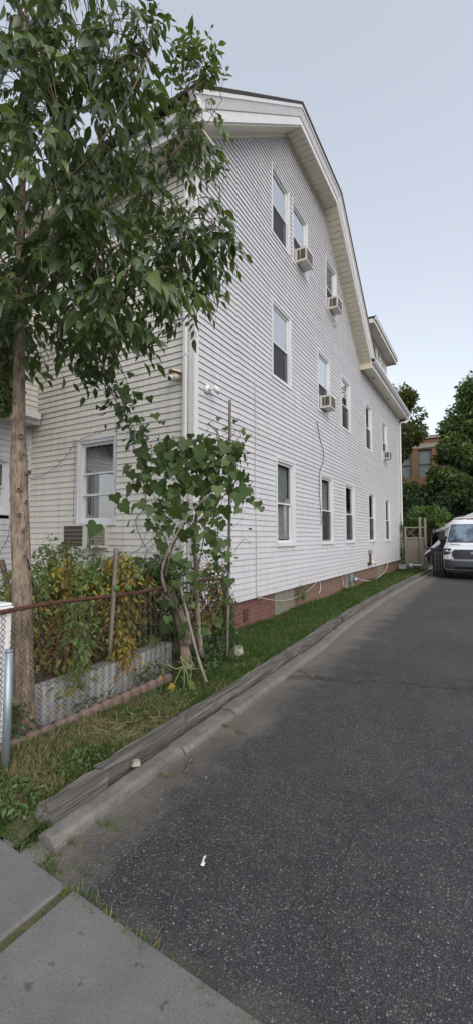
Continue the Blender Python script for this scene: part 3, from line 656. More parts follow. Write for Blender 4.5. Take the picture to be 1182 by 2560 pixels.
b = MB(); b.tube([(-3.63, 15.75, .62), (-3.63, 15.75, 1.0)], .035, 8); b.box(-3.69, 15.55, .6, -3.6, 15.85, .70, b=.01); b.build('pipe', M['rust'], o)
b = MB(); b.box(-3.69, 15.68, 1.0, -3.58, 15.86, 1.14, b=.02); b.build('cap', M['galv'], o)
b = MB(); b.tube([(-3.62, 15.85, .68), (-3.58, 16.0, .68), (-3.55, 16.15, .62)], .035, 8); b.build('spout', M['white'], o, True)
# string lights
b = MB(); rr = random.Random(5)
def strand(pts, mb):
    o_ = []
    for i in range(len(pts)-1):
        for k in range(8):
            t = k/8; p = Vector(pts[i]).lerp(Vector(pts[i+1]), t); p.z += rr.uniform(-.008, .008); p.y -= rr.uniform(0, .01); o_.append(p)
    o_.append(Vector(pts[-1])); mb.tube(o_, .0035, 4)
    for p in o_[::1]:
        q = p+Vector((rr.uniform(-.02, .02), -.008, rr.uniform(-.03, .03))); mb.tube([p, q], [.004, .005], 4)
yy = YF-.05
strand([(-7.45, yy, 2.70), (-7.1, yy, 2.72), (-6.7, yy, 2.85), (-6.4, yy, 3.05), (-6.17, yy, 3.27), (-5.7, yy, 3.34), (-5.22, yy, 3.40)], b)
strand([(-6.2, yy, 3.25), (-6.21, yy, 2.5), (-6.2, yy, 1.82)], b); strand([(-5.2, yy, 3.38), (-5.2, yy, 2.5), (-5.21, yy, 1.9)], b)
strand([(XW+.05, 4.98, 2.75), (XW+.05, 4.75, 2.92), (XW+.05, 4.3, 3.0), (XW+.05, 3.8, 3.05)], b); strand([(XW+.05, 4.78, 2.9), (XW+.05, 4.80, 2.2), (XW+.05, 4.7, 1.6), (XW+.05, 4.5, 1.2)], b)
tag(b.build('string_lights', M['cableb']), 'unlit string of tiny lights draped round the front window and across to the wing', 'string lights')

# ================================================================== GROUND
def curbx(y):  # x of the kerb's driveway face
    pts = [(1.4, -1.93), (2.7, -1.96), (4.3, -2.0), (6, -2.06), (8.7, -2.2), (11.5, -2.25), (15, -2.24), (17.4, -2.2), (20.7, -2.08), (24, -1.9)]
    for (a, xa), (b, xb) in zip(pts, pts[1:]):
        if y <= b: t = max(0, (y-a)/(b-a)); return xa+(xb-xa)*t
    return pts[-1][1]
b = MB(); b.add([(-400, -60, -.02), (400, -60, -.02), (400, 600, -.02), (-400, 600, -.02)], [(0, 1, 2, 3)])
tag(b.build('ground', M['dirt']), kind='structure')
b = MB(); n = 40; vs = []
for i in range(n+1):
    y = 1.30+(31-1.30)*i/n; vs += [(curbx(y)-.1, y, 0), (9, y, 0)]
b.add(vs, [(2*i, 2*i+1, 2*i+3, 2*i+2) for i in range(n)]); tag(b.build('driveway', M['asphalt']), kind='structure')
# pavement slabs
o = tag(bpy.data.objects.new('pavement', None), kind='structure'); link(o)
for x0, x1 in ((-6.4, -4.1), (-4.085, -1.70), (-1.655, .75), (.77, 2.6), (2.615, 4.5)):
    b = MB(); sk = lambda x: 1.40-.06*(x+1.63)*.9
    def slab(x0, x1, y0=-1.6, tilt=.0):
        ya, yb_ = sk(x0), sk(x1); e = .012
        top = [(x0+e, y0, .022), (x1-e, y0, .022), (x1-e, yb_-e, .022), (x0+e, ya-e, .022)]; mid = [(x0, y0-e, .012), (x1, y0-e, .012), (x1, yb_, .012), (x0, ya, .012)]; lo = [(x, y, -.1) for x, y, _ in mid]
        b.add(top+mid+lo, [(0, 1, 2, 3)]+[(4+i, 4+(i+1) % 4, (i+1) % 4, i) for i in range(4)]+[(8+i, 8+(i+1) % 4, 4+(i+1) % 4, 4+i) for i in range(4)])
    slab(x0, x1); q = b.build('slab', M['pavement'], o)
# kerb
b = MB(); rr = random.Random(2); y = 1.51
while y < 21.5:
    Ln = rr.uniform(.75, 1.15) if y < 12 else 2.2; y2 = y+Ln; dz = rr.uniform(-.008, .008); dx = rr.uniform(-.01, .01); g = .008
    wv = .165 if y > 2.2 else .13; h0 = .052+dz; ns = 7 if y < 8 else 3; vs = []; ph = rr.uniform(0, 9)
    for q in range(ns+1):
        yq = y+g+(y2-y-2*g)*q/ns; xq = curbx(yq)+dx; c_ = rr.uniform(.0, .012)+(.012 if q in (0, ns) else 0); e_ = rr.uniform(-.004, .004)
        vs += [(xq+.010, yq, -.05), (xq+e_, yq, h0-.014-c_), (xq-.016-c_, yq, h0-.002+e_), (xq-.09, yq, h0+.002+e_*.5), (xq-wv+.015, yq, h0-.002), (xq-wv, yq, h0-.02), (xq-wv, yq, -.05)]
    b.add(vs, [(q*7+k, q*7+k+1, q*7+k+8, q*7+k+7) for q in range(ns) for k in range(6)]+[tuple(range(7)), tuple(range(ns*7, ns*7+7))])
    y = y2
tag(b.build('kerb', M['kerb']), kind='structure')
# landscape timbers, each rough and slightly sagging
def timber_obj(y0, y1, h, w_, off, label, r=0, gr='weathered landscape timbers along the driveway', z0=.0):
    n = max(4, int((y1-y0)/.12)); m_ = 12; vs = []; rr = random.Random(int(y0*100))
    for i in range(n+1):
        y = y0+(y1-y0)*i/n; cx = curbx(y)-.185-w_/2+off; 
        for k in range(m_):
            a = 2*math.pi*(k+.5)/m_; c, s = math.cos(a), math.sin(a); q = 1/max(abs(c), abs(s))**.93
            j = 1+rr.uniform(-.09, .07)
            vs.append((cx+w_/2*c*q*j, y+(rr.uniform(-.02, .02) if i in (0, n) else 0), z0+h/2+h/2*s*q*j+.006*math.sin(y*3)))
    fs = [(i*m_+k, i*m_+(k+1) % m_, (i+1)*m_+(k+1) % m_, (i+1)*m_+k) for i in range(n) for k in range(m_)]+[tuple(range(m_))[::-1], tuple(range(n*m_, (n+1)*m_))]
    b = MB(); b.add(vs, fs); return tag(b.build('landscape_timber', M['timber']), label, 'timber', gr)
timber_obj(1.60, 2.02, .135, .115, .045, 'short round ended timber nearest the pavement, split at its end')
timber_obj(2.05, 2.9, .12, .105, -.01, 'cracked timber just beyond the short near one')
timber_obj(2.92, 5.30, .13, .11, .0, 'long grey timber beside the raised garden bed')
timber_obj(5.33, 7.9, .125, .11, -.02, 'timber edging the grass where the brick base begins')
timber_obj(7.93, 11.2, .13, .11, .0, 'timber along the middle of the grass strip')
timber_obj(11.23, 15.4, .13, .11, .0, 'timber past the small meter on the wall')
timber_obj(15.43, 21.4, .13, .11, .0, 'farthest timber curving towards the black bin')
for i, (x, y, s, lb) in enumerate([(-2.10, 2.28, .035, 'small pale stone on the kerb by the cracked timber'), (-2.79, 4.85, .10, 'pale stone block at the foot of the fence post'), (-2.02, 1.46, .085, 'broken flat concrete chunk at the end of the kerb'), (-2.2, 1.47, .08, 'flat broken concrete piece left of the kerb end'), (-2.03, 3.75, .04, 'loose stone lying in the kerb joint')]):
    b = MB(); rr = random.Random(i); n = 9; flat = .22 if i in (2, 3) else .7; fr_ = .0 if i > 1 else .06
    vs = [(x+s*math.cos(2*math.pi*k/n)*rr.uniform(.7, 1.1)*(.75 if j else 1), y+s*math.sin(2*math.pi*k/n)*rr.uniform(.7, 1.1)*(.75 if j else 1), j*s*flat+fr_+rr.uniform(-.05, .05)*s) for j in (0, 1) for k in range(n)]
    if i == 1: vs = [(p[0], p[1], p[2]*1.6) for p in vs]
    b.add(vs, [(k, (k+1) % n, n+(k+1) % n, n+k) for k in range(n)]+[tuple(range(n, 2*n))]); tag(b.build('stone', M['stone'] if i < 2 else M['kerb']), lb, 'stone')
# turf and soil behind the timbers
b = MB(); vs = []; ys = [1.44+i*(21.5-1.44)/60 for i in range(61)]; nx = 8
def turfz(x, y):
    e = (x-(curbx(y)-.25)); return .10+.02*math.sin(y*2+x*3)+(-.0 if y < 4.6 else e*.07)
for y in ys:
    xr = curbx(y)-.2; xl = -3.75 if y > 4.7 else -3.0
    for i in range(nx+1):
        x = xr+(xl-xr)*i/nx; zz = turfz(x, y)
        if y < 1.9: zz *= max(.2, (y-1.38)/.5)
        vs.append((x, y, zz))
b.add(vs, [(j*(nx+1)+i, j*(nx+1)+i+1, (j+1)*(nx+1)+i+1, (j+1)*(nx+1)+i) for j in range(60) for i in range(nx)])
tag(b.build('lawn', M['lawnbase'], None, True), kind='structure')
b = MB(); b.add([(-1.72, -1.6, .004), (-1.63, -1.6, .004), (-1.63, 1.42, .004), (-1.72, 1.42, .004)], [(0, 1, 2, 3)]); tag(b.build('joint_soil', M['lawnbase']), kind='structure')
b = MB(); b.add([(-12, 1.45, .05), (-2.98, 1.45, .05), (-2.98, 5.2, .05), (-12, 5.2, .05)], [(0, 1, 2, 3)]); tag(b.build('garden_soil', M['dirt']), kind='structure')
b = MB(); b.add([(-30, 21.4, .1), (-2.2, 21.4, .1), (-1.6, 34, .1), (-30, 34, .1)], [(0, 1, 2, 3)]); tag(b.build('back_yard', M['lawnbase']), kind='structure')
# grass blades
def grass(name, n, region, h, wd, tonef, label, lean=.5):
    P = []; 
    while len(P) < n:
        q = region(rg.random(), rg.random())
        if q is not None: P.append(q)
    P = np.array(P); D = np.column_stack([rg.normal(0, lean, n), rg.normal(0, lean, n), np.ones(n)]); hh = h*rg.uniform(.5, 1.3, n)*(P[:, 3] if P.shape[1] > 3 else 1)
    k = wd
    tpl = (np.array([(0, -k, 0), (0, k, 0), (.6, k*.8, .06), (.6, -k*.8, .06), (1, 0, .22)]), None)
    tv = np.array([(0, -k, 0), (0, k, 0), (.55, -k*.8, .05), (.55, k*.8, .05), (1, 0, .2)]); tf = np.array([(0, 1, 3), (0, 3, 2), (2, 3, 4)])
    o = leaves(name, (tv, tf), P[:, :3], D, rdir(n), hh, tonef(P), L['grass'])
    return tag(o, label, 'grass', kind='stuff')
from mathutils import noise as mn
def patch(x, y, s=1.3): return mn.noise(Vector((x*s, y*s, 3.)))
def reg_near(a, c):
    y = 1.44+a**1.35*3.6; xr = curbx(y)-.30; xr = curbx(y)-(.12 if y < 1.60 else .30); x = xr+(-2.90-xr)*c
    z = turfz(x, y)*(min(1, max(.2, (y-1.38)/.5)) if y < 1.9 else 1); p = patch(x, y, 2.5)
    if p < -.25 and rg.random() < .6: return None
    return (x, y, z-.005, 1+.6*p)
def tone_near(P):
    t = np.array([patch(x, y, 2.1) for x, y in P[:, :2]]); mid_ = np.exp(-((P[:, 1]-2.35)/.55)**2)
    dry = (rg.random(len(P)) < np.clip(.10+.55*mid_-.9*t, .03, .85)); return np.where(dry, rg.uniform(.76, 1, len(P)), rg.uniform(.05, .62, len(P)))
grass('grass', 34000, reg_near, .062, .045, tone_near, 'dry straw and green grass tufts beside the near timbers', .75)
def reg_far(a, c):
    y = 4.5+a**1.6*16.8; xr = curbx(y)-.33; xl = -3.72; x = xr+(xl-xr)*c; return (x, y, turfz(x, y)-.005, 1+.035*y+.5*patch(x, y, 1.2))
def tone_far(P):
    t = np.array([patch(x, y, .9) for x, y in P[:, :2]]); dry = rg.random(len(P)) < np.clip(.05-.35*t, .02, .5); return np.where(dry, rg.uniform(.72, .9, len(P)), rg.uniform(.0, .62, len(P)))
grass('grass', 42000, reg_far, .055, .06, tone_far, 'green grass strip between the brick base and the timbers', .7)
def reg_straw(a, c): 
    y = 1.7+a*1.6; return (-2.78+c*.45, y, .115, 1.5)
grass('dry_straw', 1100, reg_straw, .05, .03, lambda P: rg.uniform(.85, 1, len(P)), 'loose dry straw lying over the near grass', 4.)
wd_spots = [(-1.66, 1.38, .05, 60), (-1.55, 1.39, .06, 90), (-1.46, 1.38, .05, 60), (-1.28, 1.37, .05, 70), (-1.2, 1.36, .04, 60), (-1.06, 1.35, .03, 30), (-.90, 1.34, .045, 60), (-.75, 1.32, .05, 60), (-1.86, 1.8, .035, 40), (-1.93, 1.62, .04, 60), (-1.86, 1.44, .04, 50), (-1.95, 1.46, .07, 90), (-2.07, 1.47, .05, 70), (-1.93, 2.35, .04, 50), (-1.97, 3.2, .04, 50), (-1.78, 3.15, .03, 25), (-2.1, 1.95, .05, 70), (-1.98, 4.9, .05, 50), (-1.7, 1.5, .02, 16), (-2.2, 1.47, .06, 100), (-2.35, 1.46, .07, 120)]
P = []
for x, y, s, n in wd_spots:
    for k in range(n): P.append((x+rg.normal(0, s), y+rg.normal(0, s*.35), 0, rg.uniform(.5, 1.1)))
for k in range(700): P.append((-1.677+rg.normal(0, .009), 1.38-rg.random()**.8*1.1, .0, .42))
P = np.array(P); n = len(P); D = np.column_stack([rg.normal(0, .8, n), rg.normal(0, .8, n), np.ones(n)])
tv = np.array([(0, -.05, 0), (0, .05, 0), (.55, -.04, .05), (.55, .04, .05), (1, 0, .2)]); tf = np.array([(0, 1, 3), (0, 3, 2), (2, 3, 4)])
tag(leaves('crack_weeds', (tv, tf), P[:, :3], D, rdir(n), .048*P[:, 3], np.where(rg.random(n) < .4, rg.uniform(.7, .95, n), rg.uniform(.3, .7, n)), L['grass']), 'tufts of weeds growing in the pavement joints and along the asphalt edge', 'weeds', kind='stuff')
# dry bits along the kerb
n = 130; yy_ = 1.5+rg.random(n)**1.5*9; P = np.array([(curbx(y)+abs(rg.normal(0, .12))+.01, y, .004) for y in yy_]); D = rg.normal(size=(n, 3)); D[:, 2] *= .1; U = rg.normal(0, .2, (n, 3)); U[:, 2] += 1
tag(leaves('dry_leaf_litter', TL_small, P, D, U, rg.uniform(.008, .028, n), rg.uniform(.7, 1, n), L['grass']), 'dry leaf crumbs scattered on the asphalt along the kerb', 'leaf litter', kind='stuff')
# litter and twig
b = MB(); b.add([(-1.285, 1.885, .006), (-1.262, 1.895, .012), (-1.25, 1.845, .008), (-1.262, 1.835, .006), (-1.225, 1.83, .012), (-1.222, 1.805, .006), (-1.25, 1.80, .008)], [(0, 1, 2, 3), (3, 2, 4, 5, 6)])
b.v = [(-1.25+(x+1.25)*.6, 1.85+(y-1.85)*.7, z) for x, y, z in b.v]; tag(b.build('paper_scrap', M['paper']), 'torn white paper scrap lying on the asphalt', 'litter')
b = MB(); b.tube([(-1.90, 2.66, .01), (-1.87, 2.60, .02), (-1.865, 2.55, .012), (-1.82, 2.48, .012), (-1.815, 2.44, .01)], [.006, .008, .007, .006, .004], 5); b.tube([(-1.865, 2.57, .012), (-1.84, 2.59, .02)], .003, 4)
tag(b.build('twig', M['stem']), 'small crooked twig lying on the asphalt by the kerb', 'twig')

# ================================================================== GARDEN FENCE, BED, EDGING
XFn = -2.93
fence = empty('chain_link_fence', (XFn, 1.7, 0), 'rusty chain link fence with brown top rail in front of the garden bed', 'fence')
b = MB(); pts = [Vector((XFn+.01*math.sin(i*.9), .9+i*.2, 1.075-.012*math.sin(i*.7))) for i in range(20)]+[Vector((-2.99, 4.85, 1.07))]
b.tube(pts, .017, 8); b.build('top_rail', M['rust'], fence, True)
b = MB(); pitch = .076; hgt = 1.04; rows = int(hgt/(pitch/2)); ncol = int(4.0/pitch*1)
for c in range(ncol+1):
    for sgn in (1, -1):
        pts = []
        for r in range(rows+1):
            y = .9+c*pitch+(sgn*pitch/4 if r % 2 else -sgn*pitch/4)+pitch/4; z = .06+r*pitch/2
            bulge = .018*math.sin(y*2.1+1)*math.sin(z*3); pts.append((XFn+bulge+.0015*sgn+.002*math.sin(c*5+r), y, z))
        b.tube(pts, .0033, 3, cap=False)
b.build('wire_mesh', M['wire'], fence)
b = MB(); b.tube([(-2.99, 4.87, 0), (-2.99, 4.87, 1.08)], .036, 10); p_ = b.build('end_post', M['rust'], fence, True)
b = MB(); lathe(b, (-2.99, 4.87, 1.08), [(.04, 0), (.042, .03), (.02, .035), (.018, .05), (.035, .062), (.045, .09), (.035, .12), (.012, .133)], 12); b.build('ball_cap', M['galv'], p_, True)
b = MB(); b.tube([(-2.73, 1.75, 0), (-2.73, 1.75, .855)], .026, 14); b.tube([(-2.73, 1.75, .85), (-2.73, 1.75, .862)], .028, 14)
tag(b.build('steel_post', M['galv'], None, True), 'short galvanised steel post in front of the white vinyl post', 'post')
o = empty('vinyl_post', (-3.0, 1.66, 0), 'white vinyl fence post with stepped cap at left edge', 'post')
b = MB(); b.box(-3.075, 1.79, 0, -2.955, 1.91, 1.08, b=.006); b.build('post', M['white'], o)
b = MB(); b.box(-3.085, 1.78, 1.08, -2.945, 1.92, 1.105, b=.005); b.box(-3.08, 1.785, 1.106, -2.95, 1.915, 1.13, b=.012); b.build('cap', M['white'], o)
# raised bed made of concrete blocks
o = empty('raised_bed', (-3.2, 2.4, 0), 'raised garden bed of pale concrete blocks behind the chain link fence', 'raised bed')
ys_ = [2.36, 2.80, 3.22, 3.63, 4.05]
for y0, y1 in zip(ys_, ys_[1:]):
    b = MB(); b.box(-3.36, y0+.004, 0, -3.20, y1-.004, .35+.03*(y0-2.36)/1.7, b=.006); b.build('block', M['block'], o)
b = MB(); b.box(-4.6, 3.9, 0, -3.365, 4.05, .36, b=.006); b.build('block', M['block'], o)
b = MB(); b.add([(-5.2, 2.3, .30), (-3.37, 2.3, .30), (-3.37, 4.0, .33), (-5.2, 4.0, .33)], [(0, 1, 2, 3)]); b.build('soil', M['dirt'], o)
# scalloped edging
for i in range(9):
    y0 = 1.55+i*.235; b = MB(); n = 16; vs = []
    for k in range(n+1):
        y = y0+.23*k/n; zt = .165+.02*abs(math.sin(math.pi*2*k/n)); sw = .018*abs(math.sin(math.pi*2*k/n))
        vs += [(-2.885+sw, y, .0), (-2.885+sw, y, zt-.012), (-2.90+sw*.5, y, zt), (-2.93, y, zt), (-2.945, y, .0)]
    b.add(vs, [(k*5+j, k*5+j+1, (k+1)*5+j+1, (k+1)*5+j) for k in range(n) for j in range(4)]+[(0, 1, 2, 3, 4), tuple(range(n*5, n*5+5))])
    tag(b.build('edging_block', M['edging']), 'brown scalloped concrete edging block at the foot of the chain link fence', 'edging', 'scalloped edging blocks along the fence')

# ================================================================== TREES AND PLANTS
def smoothpath(pts, k=4):
    pts = [Vector(p) for p in pts]; out = []
    for i in range(len(pts)-1):
        p0, p1, p2, p3 = pts[max(i-1, 0)], pts[i], pts[i+1], pts[min(i+2, len(pts)-1)]
        for j in range(k):
            t = j/k; out.append(.5*((2*p1)+(p2-p0)*t+(2*p0-5*p1+4*p2-p3)*t*t+(3*p1-p0-3*p2+p3)*t**3))
    out.append(pts[-1]); return out
def lerp_r(a, b_, n): return [a+(b_-a)*i/(n-1) for i in range(n)]
# --- the ash tree
tree = empty('ash_tree', (-3.2, 2.2, 0), 'young tree with smooth knotty trunk and long drooping leaflets rising before the house', 'tree')
DT = 3.45
tr = smoothpath([at(62, 1885, DT)-Vector((0, 0, .05)), at(60, 1780, DT), at(57, 1600, DT), at(53, 1400, DT), at(49, 1200, DT), at(49, 1000, DT), at(50, 800, DT), at(53, 600, DT), at(58, 400, DT), at(62, 200, DT), at(66, 0, DT), at(72, -250, DT)], 6)
rad0 = [.118, .092, .078, .068, .062, .046, .040, .032, .026, .020, .015, .009]
rad = []
for i in range(len(tr)):
    q = i/6; j = min(int(q), 10); rad.append(rad0[j]+(rad0[j+1]-rad0[j])*(q-j) if j < 11 else rad0[-1])
rr = random.Random(4)
n = 20; b = MB(); vs = []
for i, p in enumerate(tr):
    for k in range(n):
        a = 2*math.pi*k/n; fl = 1+.05*math.sin(3*a+i*.3)+(.30*math.sin(4*a+1) if i < 7 else 0)*(1-i/7 if i < 7 else 0)+(.30*(1-i/4) if i < 4 else 0)
        kn = 1+.10*math.exp(-((i-25)/2.5)**2)+.05*math.exp(-((i-20)/2.)**2)
        vs.append(p+Vector((math.cos(a), math.sin(a), 0))*rad[i]*fl*kn)
b.add(vs, [(i*n+k, i*n+(k+1) % n, (i+1)*n+(k+1) % n, (i+1)*n+k) for i in range(len(tr)-1) for k in range(n)]+[tuple(range((len(tr)-1)*n, len(tr)*n))])
trunk = b.build('trunk', M['bark'], tree, True)
for (px, py, dx, s) in [(55, 1095, .03, .03), (57, 1150, .03, .02), (75, 1182, .09, .028), (30, 1190, -.08, .026), (55, 1226, .02, .024), (30, 1250, -.07, .024), (72, 1255, .07, .022), (53, 1288, .02, .022), (28, 1010, -.03, .018), (66, 1140, .05, .02), (60, 1330, .04, .018), (70, 1322, .06, .02)]:
    c = at(px, py, DT); side = dx/.09; dirv = (RT*side*1.3-FW*(1-abs(side)*.6)).normalized(); rt_ = .060 if py > 1150 else .048
    c0 = at(52, py, DT)+dirv*(rt_-.010); u1 = dirv.cross(Z).normalized(); u2 = dirv.cross(u1).normalized(); b = MB(); vs = []; nk = 12
    for rr_, hh_ in ((1.9, -.01), (1.35, .018), (1.0, .030), (.75, .026), (.55, .008), (.1, .004)):
        for k in range(nk): a = 2*math.pi*k/nk; vs.append(c0+dirv*(hh_ if abs(side) < .9 or hh_ < 0 else hh_*1.5)+(u1*math.cos(a)+u2*math.sin(a))*s*.62*rr_)
    b.add(vs, [(i*nk+k, i*nk+(k+1) % nk, (i+1)*nk+(k+1) % nk, (i+1)*nk+k) for i in range(5) for k in range(nk)]+[tuple(range(5*nk, 6*nk))]); b.mi = [0]*len(b.f)
    for q in range(3*nk, len(b.f)): b.mi[q] = 1
    b.build('knot', [M['bark'], M['stem']], trunk, True)
# branches : start height on trunk -> end
BR = [  # list of photo points with distance, radius
    ([(58, 755, 3.42), (95, 735, 3.30), (150, 690, 3.2), (240, 640, 3.15), (340, 600, 3.2), (450, 590, 3.3)], .020),
    ([(60, 670, 3.44), (100, 650, 3.6), (130, 640, 3.7), (220, 560, 3.9), (320, 470, 4.0), (420, 400, 4.1), (480, 300, 4.1), (455, 180, 4.1)], .022),
    ([(62, 560, 3.44), (110, 500, 3.3), (200, 420, 3.1), (270, 330, 3.0), (330, 230, 3.0), (380, 120, 3.1)], .018),
    ([(60, 640, 3.44), (95, 600, 3.3), (110, 520, 3.1), (130, 420, 2.9), (150, 300, 2.8)], .014),
    ([(340, 600, 3.2), (430, 570, 3.3), (500, 545, 3.4), (560, 580, 3.5), (590, 600, 3.5)], .010),
    ([(240, 640, 3.15), (250, 720, 3.1), (270, 800, 3.05), (290, 880, 3.05), (320, 960, 3.2)], .010),
    ([(420, 400, 4.1), (500, 420, 4.1), (545, 480, 4.0), (550, 560, 3.9)], .009),
    ([(320, 470, 4.0), (400, 520, 3.9), (450, 620, 3.8), (480, 720, 3.7), (485, 800, 3.7)], .010),
    ([(62, 300, 3.45), (140, 200, 3.4), (230, 110, 3.4), (300, 0, 3.5)], .014),
    ([(50, 700, 3.44), (0, 640, 3.4), (-60, 560, 3.4)], .014),
    ([(50, 520, 3.44), (10, 440, 3.2), (-30, 330, 3.0)], .012),
    ([(60, 420, 3.45), (110, 340, 3.7), (170, 250, 3.9), (240, 150, 4.0)], .013),
    ([(420, 400, 4.1), (500, 330, 4.2), (555, 250, 4.3)], .009),
    ([(95, 735, 3.30), (120, 800, 3.2), (160, 860, 3.1), (230, 900, 3.1)], .009),
    ([(50, 760, 3.44), (20, 820, 3.6), (-20, 880, 3.7)], .010),
]
bp = []
for pts, r in BR:
    q = smoothpath([at(*p) for p in pts], 5); b = MB(); b.tube(q, lerp_r(r*.8, r*.25, len(q)), 6); b.build('branch', M['branch'], tree, True); bp.append(q)
# twigs : (photo x, y, distance, spread px) crown clusters, each gets drooping compound leaves
CL = []
def fillpoly(poly, n, d0, d1, seed):
    rr = random.Random(seed); xs = [p[0] for p in poly]; ys = [p[1] for p in poly]; out = []
    while len(out) < n:
        x, y = rr.uniform(min(xs), max(xs)), rr.uniform(min(ys), max(ys)); ins = False; j = len(poly)-1
        for i in range(len(poly)):
            if (poly[i][1] > y) != (poly[j][1] > y) and x < (poly[j][0]-poly[i][0])*(y-poly[i][1])/(poly[j][1]-poly[i][1])+poly[i][0]: ins = not ins
            j = i
        if ins: out.append((x, y, rr.uniform(d0, d1)))
    return out
CL += [(p, 1.) for p in fillpoly([(-260, -160), (300, -160), (330, 60), (350, 190), (340, 330), (300, 420), (-200, 450)], 60, 2.7, 4.4, 1)]
CL += [(p, 1.) for p in fillpoly([(-220, 420), (300, 380), (420, 560), (430, 680), (330, 800), (200, 830), (80, 800), (-220, 820)], 138, 2.7, 4.2, 2)]
CL += [(p, .85) for p in fillpoly([(330, 350), (470, 260), (530, 290), (500, 380), (440, 470), (330, 470)], 26, 3.6, 4.3, 3)]
CL += [(p, .7) for p in fillpoly([(430, 160), (480, 130), (540, 210), (560, 260), (500, 340), (430, 330)], 13, 3.9, 4.3, 4)]
CL += [(p, .85) for p in fillpoly([(360, 470), (480, 460), (575, 540), (560, 600), (460, 620), (380, 660)], 20, 3.3, 4.0, 5)]
CL += [(p, .8) for p in fillpoly([(400, 600), (500, 640), (500, 690), (460, 760), (400, 730)], 9, 3.4, 3.9, 6)]
CL += [(p, .8) for p in fillpoly([(200, 800), (330, 780), (340, 840), (240, 870)], 9, 2.9, 3.4, 7)]
CL += [(p, .9) for p in fillpoly([(-100, 780), (70, 800), (60, 900), (-100, 960)], 20, 3.6, 4.4, 8)]
CL += [(p, 1.) for p in fillpoly([(-30, -60), (290, -60), (320, 120), (280, 300), (-30, 320)], 34, 2.8, 4.2, 12)]
CL += [(p, .9) for p in fillpoly([(300, 20), (365, 60), (375, 250), (330, 330), (290, 200)], 13, 3.0, 3.9, 9)]
CL += [((x, y, d), s) for x, y, d, s in [(375, 70, 3.3, .6), (360, 110, 3.3, .7), (350, 170, 3.3, .8), (560, 575, 3.5, .9), (590, 590, 3.5, .9), (548, 640, 3.5, .8), (470, 740, 3.7, .9), (478, 790, 3.7, .8), (290, 880, 3.0, .7), (270, 940, 3.1, .6), (550, 465, 3.8, .55), (470, 140, 4.2, .5), (455, 190, 4.1, .7), (540, 225, 4.3, .6)]]
Ps = []; Ds = []; Us = []; Ss = []; Ts = []; tw = MB()
allb = [p for q in bp for p in q]
allb_np = np.array([tuple(p) for p in allb])
for (px, py, d), s in CL:
    if px > 350 and s >= .9: px = 350+(px-350)*.88
    if s >= .85 and 352 < px < 425 and py < 345: continue
    if s >= .9 and 300 < px < 350 and 230 < py < 330: continue
    c = at(px, py, d); di = np.linalg.norm(allb_np-np.array(c), axis=1); j = int(np.argmin(di)); root = Vector(allb_np[j])
    if (c-root).length > .75: root = c+(root-c).normalized()*.45
    if (c-root).length > .06:
        midp = root.lerp(c, .5)+Vector((0, 0, .06)); tw.tube(smoothpath([root, midp, c], 3), [.005, .0045, .004, .004, .0035, .003, .0025], 4, cap=False)
    out = (c-root).normalized() if (c-root).length > .01 else Vector((1, 0, 0)); tone_c = rg.uniform(.05, .8)
    nl = rg.integers(3, 6)
    up_tip = s < .72
    for k in range(nl):
        a = rg.uniform(0, 2*math.pi); dh = Vector((math.cos(a), math.sin(a), 0))*.8+Vector((out.x, out.y, 0))*.6; dh.normalize()
        Lr = s*rg.uniform(.20, .32); nlf = int(rg.integers(3, 5)); z0_ = rg.uniform(.1, .5) if not up_tip else rg.uniform(.6, 1.4)
        base = c+Vector(rg.normal(0, .02, 3)); pts = []
        for i in range(6):
            t = i/5; pts.append(base+dh*Lr*t+Vector((0, 0, Lr*(z0_*t-(1.1 if not up_tip else .3)*t*t))))
        tw.tube(pts, [.0028, .0025, .0022, .002, .0016, .0012], 3, cap=False)
        side = dh.cross(Z).normalized()
        for i in range(1, nlf+1):
            t = .25+.75*i/nlf; p = pts[0].lerp(pts[-1], t) if False else base+dh*Lr*t+Vector((0, 0, Lr*(z0_*t-(1.1 if not up_tip else .3)*t*t)))
            ls = s*rg.uniform(.065, .155)*(1.08 if i > 1 else .85)*(1.35 if rg.random() < .08 else 1)
            for sg in ((-1, 1) if i < nlf else (0,)):
                dd = dh*(.55 if sg else 1)+side*sg*.85+Vector((0, 0, -.45-rg.uniform(0, .8) if not up_tip else rg.uniform(-.4, .5))); dd += Vector(rg.normal(0, .12, 3))
                Ps.append(p); Ds.append(dd); Us.append(Vector((0, 0, 1))+Vector(rg.normal(0, .35, 3))); Ss.append(ls); Ts.append(tone_c+rg.normal(0, .20)+(.35 if rg.random() < .06 else 0))
tw.build('twigs', M['stem'], tree)
leaves('foliage', TL_ash, [tuple(p) for p in Ps], [tuple(p) for p in Ds], [tuple(p) for p in Us], Ss, Ts, L['ash'], tree)
print('ash leaflets', len(Ps))

